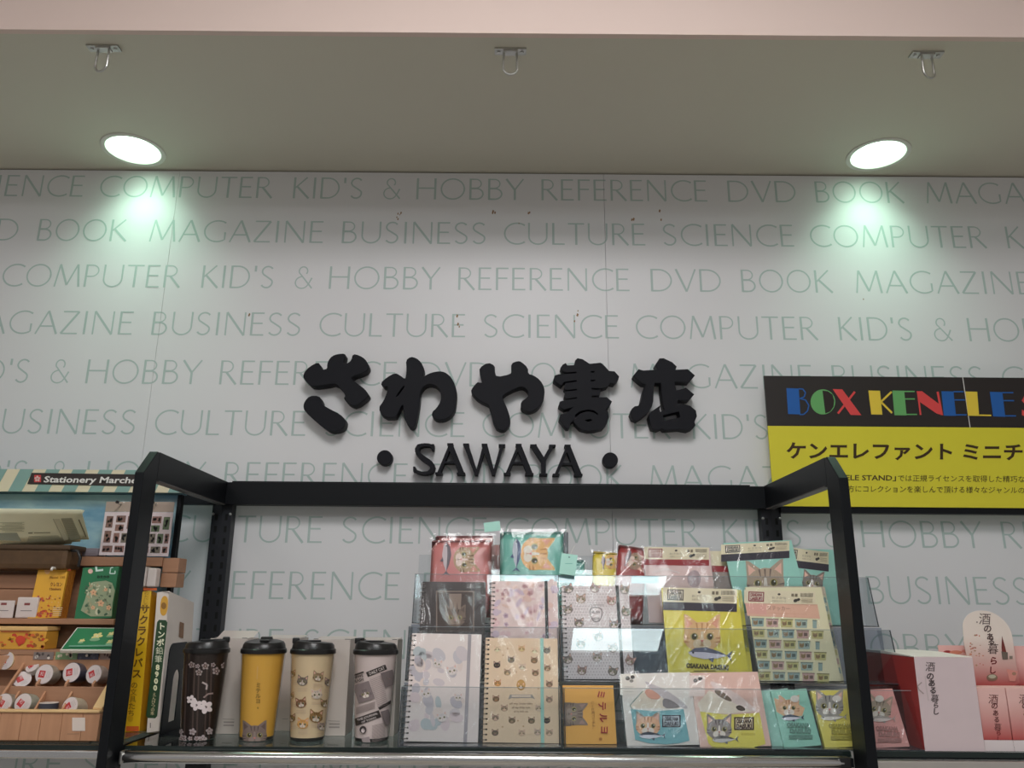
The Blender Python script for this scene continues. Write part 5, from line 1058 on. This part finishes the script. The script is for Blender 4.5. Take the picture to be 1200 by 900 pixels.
def gc(A):
    rr = random.Random(7)
    A.ell(955, 265, 26, 26, (205, 160, 140)); A.flower(955, 265, 20, (228, 196, 186), (190, 110, 100)); A.poly([(1005, 215), (1025, 215), (1030, 250), (1090, 240), (1090, 262), (1010, 270)], (196, 216, 206)); A.line([(1195, 225), (1170, 230), (1160, 290), (1215, 290), (1215, 260)], 12, (186, 210, 200))
    A.text('おえかき', 1090, 325, 34, (20, 44, 30), 0, .03, fit=130); A.poly([(985, 380), (1120, 365), (1185, 390), (1215, 470), (1190, 600), (1180, 740), (960, 742), (855, 680), (900, 560), (930, 440)], (130, 140, 112))
    for k in range(70): A.L = 6 + k % 3; A.ell(rr.uniform(900, 1170), rr.uniform(400, 725), rr.uniform(8, 26), rr.uniform(6, 14), [(96, 110, 84), (176, 176, 150), (60, 86, 66), (150, 140, 110)][k % 4], rr.uniform(0, 180), 8, False)
    for x, y, r in [(990, 490, 34), (1068, 605, 36), (1120, 460, 20), (1150, 650, 28), (985, 650, 24)]: A.L = 10; A.flower(x, y, r, (206, 166, 128), (160, 100, 80), x)
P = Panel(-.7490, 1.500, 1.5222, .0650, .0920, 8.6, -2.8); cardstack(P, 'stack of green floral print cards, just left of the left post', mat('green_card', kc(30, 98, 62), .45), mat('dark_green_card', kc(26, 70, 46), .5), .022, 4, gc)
t = thing('ribbon_pack', Panel(-.6560 - .036, 1.500, 1.5700, .022, .046).M, 'white packs with a pink rim above the yellow book', 'pack')
t.location = (-.6880, 1.530, 1.5790); MB().box(-.018, .012, 0, .022, 0, .036, .003).build('pack', mat('ticket_white', kc(186, 176, 172)), t); MB().box(.013, .030, .002, .022, 0, .034, .003).build('pack', mat('ticket_white', kc(186, 176, 172)), t); MB().box(-.010, -.002, -.0006, 0, .024, .029).build('mark', mat('dark_red_mark', kc(120, 64, 62)), t)
# yellow sweet-tin style box
t = thing('gift_box', (-.8800, 1.454, 1.4715), 'long yellow box with red floral print on the lower step of the wooden stand', 'box')
MB().box(-.25, .0780, 0, .040, 0, .030, .0008).build('box_body', mat('yellow_print_box', kc(184, 134, 50), .4, vary=.05), t); MB().box(-.251, .0792, -.001, .0415, .0305, .0375, .0015).build('lid', mat('pale_gold_lid', kc(212, 172, 112), .35), t)
PB = Panel(-.88, 1.454, 1.4715, 1, .04); A = Art(lambda px, py, l: (atY(px, py, 1.454)[0] + .88, -l - .0004, atY(px, py, 1.454)[2] - 1.4715), (0, 700, 4.5)); rr = random.Random(3)
for k in range(44): A.L = k % 3; A.ell(rr.uniform(5, 255), rr.uniform(195, 262), rr.uniform(5, 14), rr.uniform(4, 9), [(168, 60, 42), (190, 96, 50), (206, 150, 50), (140, 84, 40)][k % 4], n=9, up=False)
A.L = 4; A.ell(110, 225, 26, 24, (176, 62, 44)); A.line([(8, 180), (160, 182)], 7, (150, 82, 44)); A.build(t)
# green tin lid lying tilted
P = Panel(-.7060, 1.432, 1.4725, .0960, .0560, 60, 0); P.M = Matrix.Translation((-.7150, 1.430, 1.4720)) @ Matrix.Rotation(math.radians(-52), 4, 'X'); P.I = P.M.inverted(); P.o = Vector((-.7150, 1.430, 1.4720)); P.n = P.M.to_3x3() @ Vector((0, -1, 0))
t = thing('picture_tin', P.M, 'flat green tin with a white rim and floral print, tilted on the lower step', 'tin'); c_ = [P.uv(95.5, 735.5), P.uv(140, 735), P.uv(138, 757), P.uv(74, 758)]
MB().prism([(-.047, 0), (.050, 0), (.050, .058), (-.047, .058)], .0005, .006).build('tin_rim', mat('white_tin', kc(206, 200, 190), .3), t); MB().box(-.0445, .0475, -.0006, .0004, .003, .0555).build('lid_picture', mat('green_card', kc(30, 98, 62)), t)
A = Art(P.loc); A.L = 4
for x, y, r in [(.000, .035, .009), (.022, .040, .006), (-.020, .022, .005), (.030, .020, .006)]: A.flower(x, y, r, (196, 180, 120), (210, 200, 180)); A.ell(x, y - r, r, r * .5, (110, 140, 110), n=9)
A.line([(-.035, .008), (.04, .010)], .004, (92, 130, 110)); A.build(t)

# ------------------------------------------------------------------ wooden tray with tape rolls
tr = thing('wooden_tray', (-.80, 1.382, ZS), 'divided pine tray of masking tape rolls at the front of the left shelf', 'tray'); X0, X1 = -1.12, -.6560
def tp(nm, mb, m): o = mb.build(nm, m, tr); o.location = -tr.location; return o
x = X1
for k in range(12):
    wdt = [.027, .033, .034, .031, .034, .036][k % 6]
    if x - wdt < X0: break
    tp('front_plank', MB().box(x - wdt + .0004, x - .0002, 1.382, 1.390, ZS + .0028, 1.3790, .0006), M_wood); x -= wdt
tp('front_lip', MB().box(X0, X1, 1.379, 1.391, 1.3795, 1.3838, .0015), M_woodl)
tp('foot', MB().box(X0, X1 - .012, 1.384, 1.392, ZS + .0004, ZS + .0024), MATS['dark_brown_board'])
tp('side_wall', MB().prismx([(1.3915, ZS + .001), (1.3915, 1.3835), (1.474, 1.4600), (1.474, ZS + .001)], X1 - .0115, X1 - .0005), M_wood)
tp('side_lip', MB().prismx([(1.386, 1.3842), (1.386, 1.3870), (1.474, 1.4650), (1.474, 1.4605)], X1 - .0150, X1), M_woodl)
tp('tray_floor', MB().box(X0, X1 - .012, 1.392, 1.474, ZS + .0006, ZS + .004), M_woodh)
tp('step', MB().box(X0, X1 - .012, 1.4255, 1.474, ZS + .0045, 1.3960), M_woodh)
tp('divider_board', MB().box(X0, X1 - .012, 1.4190, 1.4245, ZS + .0045, 1.4150, .001), M_woodh)
tp('back_board', MB().box(X0, X1 - .012, 1.4745, 1.479, ZS + .0045, 1.4690, .001), M_woodh)
for xx in (-.7900, -.7415, -.6960): tp('divider', MB().prismx([(1.426, 1.3965), (1.426, 1.4190), (1.474, 1.4540), (1.474, 1.3965)], xx - .0018, xx + .0018), M_wood)
for xx in (-.8120, -.7690, -.7250, -.8560): tp('divider', MB().prismx([(1.392, ZS + .0045), (1.392, 1.3800), (1.418, 1.4080), (1.418, ZS + .0045)], xx - .0016, xx + .0016), M_wood)
tp('divider', MB().prismx([(1.390, 1.3850), (1.390, 1.3900), (1.474, 1.4720), (1.474, 1.4640)], -.8330, -.8290), M_wood)
# label strips on the tray's back board
for (a, b, c, lb, bg_) in [(40, 62, (112, 100, 96), 'grey photo label strip on the tray, leftmost', (70, 62, 60)), (66, 90, (104, 128, 92), 'green label strip on the tray', (180, 170, 150)), (92, 115, (62, 62, 76), 'dark blue label strip on the tray', (84, 84, 96)), (118, 134, (130, 110, 102), 'label strip on the tray beside the left post', (80, 64, 60))]:
    u0 = pxpt(a, 764, 1.4500); u1 = pxpt(b, 773, 1.4500); t = thing('label_strip', ((u0[0] + u1[0]) / 2, 1.4500, u1[1]), lb, 'label', 'label strips on the tape tray'); hw = (u1[0] - u0[0]) / 2; hh = u0[1] - u1[1]
    MB().box(-hw, hw, -.0006, .0006, 0, hh).build('strip', mat(lb[:10] + str(a), kc(*c), .4), t); A = Art(lambda x_, y_, l: (x_, -.0006 - l, y_)); rr = random.Random(a)
    for k in range(7): A.ell(rr.uniform(-hw * .8, hw * .8), rr.uniform(hh * .2, hh * .8), hw * .14, hh * .2, rr.choice([bg_, (190, 180, 172)]), n=8, up=False)
    A.build(t)
def roll(px, py, Y, r, dep, tilt, yaw, spin, label, tape, inner=(176, 168, 160)):
    p = atY(px, py, Y); M = Matrix.Translation(p) @ Matrix.Rotation(math.radians(yaw), 4, 'Z') @ Matrix.Rotation(math.radians(-tilt), 4, 'X'); t = thing('tape_roll', M, label, 'tape roll', 'tape rolls in the wooden tray')
    MB().lathe([(r * .55, 0), (r, 0), (r, dep), (r * .55, dep)], 32, 'y').build('tape', mat('tape_' + '_'.join(map(str, tape)), kc(*tape), .4, vary=.25, vscale=120), t, True)
    MB().lathe([(r * .40, .0006), (r * .54, .0004), (r * .54, dep - .0005), (r * .40, dep - .001)], 24, 'y').build('core', mat('roll_core', kc(*inner), .6), t, True)
    A = Art(lambda x_, y_, l: (x_, -.0002 - l, -y_)); rr_ = r * .97; A.L = 0
    A.ell(0, 0, rr_, rr_, (206, 194, 192), n=28); a = math.radians(spin); A.rect(-rr_ * .62, -rr_ * .36, rr_ * .10, rr_ * .36, (170, 44, 46), spin)
    A.text('mt' if False else '和', -.26 * rr_ * math.cos(a), -.26 * rr_ * math.sin(a), rr_ * .5, (226, 206, 204), spin, .03)
    for k in range(3): d = (.35 + .17 * k) * rr_; A.line([(d * math.cos(a) + .35 * rr_ * math.sin(a), d * math.sin(a) - .35 * rr_ * math.cos(a)), (d * math.cos(a) - .35 * rr_ * math.sin(a), d * math.sin(a) + .35 * rr_ * math.cos(a))], rr_ * .05, (168, 158, 156)); A.L -= 1
    A.build(t, 'round_label'); MB().lathe([(r * .2, -.0018), (r + .0008, -.0016), (r + .001, dep + .001)], 28, 'y').build('clear_wrap', M_film, t, True); return t
roll(52, 790, 1.436, .0158, .022, 8, -6, 5, 'tape roll with a red square label, first in the back row', (150, 140, 128))
roll(84, 788, 1.436, .0160, .024, 8, -8, -12, 'tape roll with navy tape showing, middle of the back row', (62, 64, 78))
roll(110, 790, 1.436, .0148, .024, 8, -12, -28, 'tape roll with a tilted red label, back row beside the left post', (158, 146, 140))
roll(26, 796, 1.440, .0140, .020, 30, 25, 60, 'tape roll lying turned away, left end of the back row', (120, 92, 84))
roll(38, 781, 1.450, .0110, .010, 40, -10, 120, 'tape roll standing behind the first red-labelled one', (190, 180, 172))
roll(4, 824, 1.400, .0150, .022, 10, -6, 20, 'tape roll with a red square label cut by the left edge of the photo', (140, 130, 118))
roll(27, 824, 1.400, .0150, .022, 10, -8, 30, 'tape roll with a tilted red square label, second in the front row', (150, 150, 136))
roll(82, 828, 1.400, .0148, .030, 12, -14, -40, 'tape roll at the right end of the front row, clear stack behind it', (164, 152, 134))
roll(7, 774, 1.452, .0150, .026, 5, -10, 90, 'cream tape roll at the left edge above the tray', (196, 176, 140))
p = atY(58, 817, 1.402); t = thing('tape_roll', Matrix.Translation((p[0], 1.4035, 1.3800)) @ Matrix.Rotation(math.radians(-14), 4, 'Z'), 'dark blue tape roll lying flat in the front row', 'tape roll', 'tape rolls in the wooden tray')
MB().lathe([(.0085, 0), (.0145, 0), (.0145, .015), (.0085, .015)], 32).build('tape', mat('navy_tape', kc(50, 52, 62), .4), t, True); MB().lathe([(.0085, .0152), (.0142, .0156), (.0142, .0160), (.0085, .0162)], 32).build('round_label', mat('roll_white', kc(206, 198, 192), .4), t, True)
t.location.z = 1.376
# blank white sticker on the tray front
A = Art(lambda px, py, l: (atY(px, py, 1.382)[0] + .80, -l - .0003, atY(px, py, 1.382)[2] - ZS), (0, 700, 4.5)); A.rect(382, 634, 450, 704, (205, 190, 180)); A.line([(355, 720), (420, 719)], 2, (110, 84, 66)); A.build(tr, 'white_sticker')

# ------------------------------------------------------------------ right bay: gift boxes
ZR = ZS
M_red = mat('red_carton', kc(136, 42, 40), .4, vary=.03); M_wb = mat('white_gift_carton', kc(176, 160, 162), .45)
P = Panel(.6999, 1.365, ZR, .0943, .1400, 0, 0); t = thing('gift_box', P.M, 'large white gift box with red sides and black brush lettering, right of the right post', 'box')
W_ = .0943; MB().box(-W_ / 2, W_ / 2, 0, .0010, .0003, .1400, .0004).build('front_panel', M_wb, t); MB().box(-W_ / 2 + .0002, W_ / 2 - .0002, .0011, .190, .0003, .1390, .0006).build('red_body', M_red, t)
MB().prismx([(.0005, .1402), (.0005, .1412), (.10, .1440), (.190, .1430), (.190, .1395)], -W_ / 2, W_ / 2).build('lid', mat('white_lid', kc(206, 198, 192), .5), t)
A = PX(P, crop=(1060, 760, 10)); ik = (62, 52, 52)
for ch, x, y, h in zip('酒のある暮らし', (300, 300, 318, 332, 355, 368, 372), (215, 325, 405, 490, 585, 665, 740), (120, 96, 88, 88, 100, 74, 84)): A.text(ch, x, y, h, ik, 3, .03 if ch in 'のあるらし' else 0.004); A.L -= 1
A.L = 2; A.line([(200, 395), (150, 440), (165, 480), (222, 530)], 14, (138, 122, 120)); A.line([(240, 320), (250, 440), (262, 520), (278, 610)], 16, (166, 152, 152)); A.build(t)
# pink boxes in front
def grad(name, top, bot, z0, z1):
    m = mat(name, top, .4); nt = m.node_tree; b = nt.nodes['Principled BSDF']; tc = nt.nodes.new('ShaderNodeTexCoord'); s = nt.nodes.new('ShaderNodeSeparateXYZ'); mr = nt.nodes.new('ShaderNodeMapRange'); mr.inputs[1].default_value = z0; mr.inputs[2].default_value = z1
    r = nt.nodes.new('ShaderNodeValToRGB'); r.color_ramp.elements[0].color = bot; r.color_ramp.elements[1].color = top; e = r.color_ramp.elements.new(.45); e.color = tuple((a + c) / 2 for a, c in zip(bot, top))
    nt.links.new(tc.outputs['Object'], s.inputs[0]); nt.links.new(s.outputs['Z'], mr.inputs[0]); nt.links.new(mr.outputs[0], r.inputs[0]); nt.links.new(r.outputs[0], b.inputs['Base Color']); return m
M_pk = grad('pink_to_red_print', kc(196, 158, 152), kc(150, 58, 56), .015, .075); M_fan = grad('white_to_red_print', kc(214, 202, 192), kc(146, 52, 50), .004, .085)
def pbox(xc, label, dx):
    P = Panel(xc, 1.372, ZR, .0454, .0940, 0, 0); t = thing('gift_box', P.M, label, 'box', 'narrow pink gift boxes')
    MB().box(-.0227, .0227, 0, .040, .0165, .0940, .0006).build('carton', M_pk, t); MB().box(-.0230, .0230, -.0008, .0005, .0002, .0160).build('label_band', mat('white_label_band', kc(190, 178, 178), .5), t)
    A = Art(P.map, crop=(1130, 790, 9)); 
    for ch, x, y, h in zip('酒のある暮らし', (305, 318, 330, 340, 352, 362, 370), (265, 335, 410, 480, 560, 620, 685), (110, 76, 66, 66, 84, 60, 60)): A.text(ch, x + dx, y, h, (92, 52, 50) if y < 600 else (110, 40, 40), 3, .03 if ch in 'のあるらし' else 0.004); A.L -= 1
    A.L = 2; A.line([(290 + dx, 772), (440 + dx, 776)], 8, (92, 82, 82)); A.line([(490 + dx, 770), (560 + dx, 772)], 14, (150, 140, 140)) ; A.build(t)
pbox(.7735, 'narrow pink gift box beside the large white gift box', 0); pbox(.8205, 'narrow pink gift box at the right edge of the photo', 322)
pbox(.8675, 'narrow pink gift box outside the right edge, end of its row', 644)
# box display strip and fan-shaped card
P = Panel(.8672 + .03, 1.460, 1.4180, .300, .0720, 8, 0); t = thing('display_tray', P.M, 'pink and red printed display tray behind the narrow gift boxes', 'display stand')
MB().box(-.15, .15, 0, .002, 0, .072).build('back_card', grad('pink_strip_print', kc(206, 160, 154), kc(140, 46, 46), .006, .048), t)
for x0 in (-.15, .148): MB().box(x0, x0 + .002, -.06, 0, -.0, .030).build('side_card', M_red, t)
MB().box(-.15, .15, -.060, 0, -.002, -.0002).build('floor_card', M_red, t)
MB().prismx([(-.004, -.083), (-.004, -.0022), (-.002, -.0022), (-.002, -.083)], -.14, .14).build('prop', M_red, t)
A = Art(P.map, crop=(1080, 700, 4.5)); A.L = 0; A.ell(136, 292, 24, 12, (132, 48, 48)); A.ell(180, 290, 34, 10, (176, 110, 90)); A.ell(232, 284, 22, 9, (186, 120, 110), n=12); A.build(t)
P = Panel(.8243, 1.4420, 1.4185, .0894, .1290, 3.3, 1.0); t = thing('fan_card', P.M, 'white oval pop-up card fading to red, with black brush lettering, above the pink boxes', 'sign')
cr = [(88, 430), (78, 250), (75, 200), (90, 140), (130, 90), (190, 58), (250, 48), (330, 52), (400, 75), (470, 118), (530, 175), (575, 245), (600, 330), (612, 430), (640, 640), (690, 870), (210, 870), (170, 700)]
A0 = Art(P.map, crop=(1120, 710, 9)); pts = [A0._p(*q) for q in chaikin(cr, 1)]; MB().prism([(q[0], q[2]) for q in pts], 0, .0012).build('card', M_fan, t)
A = A0
for ch, x, y, h in zip('酒のある暮らし', (305, 335, 362, 375, 392, 400, 392), (140, 240, 325, 375, 455, 580, 680), (130, 92, 78, 76, 120, 90, 84)): A.text(ch, x, y, h, (76, 60, 58) if y < 500 else (96, 34, 34), 2, .03 if ch in 'のあるらし' else 0.004); A.L -= 1
A.L = 2; A.text('盛岡', 225, 172, 32, (120, 108, 104), 0, .02) if False else A.ell(222, 172, 9, 9, (130, 118, 112)); A.poly([(485, 315), (520, 440), (548, 565), (490, 565), (480, 440)], (96, 44, 40)); A.poly([(478, 480), (545, 490), (548, 565), (490, 565)], (88, 80, 72)); A.rect(562, 528, 596, 560, (110, 100, 90)); A.ell(380, 755, 58, 36, (112, 92, 76)); A.ell(380, 745, 40, 20, (150, 150, 130)); A.poly([(530, 665), (650, 690), (620, 795), (565, 795)], (176, 120, 110)); A.ell(610, 715, 22, 18, (140, 110, 90))
rr = random.Random(12)
for k in range(26): A.L = 1; A.ell(rr.uniform(150, 290), rr.uniform(300, 640), rr.uniform(6, 16), rr.uniform(4, 10), [(176, 120, 96), (160, 96, 84), (150, 120, 96)][k % 3], n=7, up=False)
A.build(t)
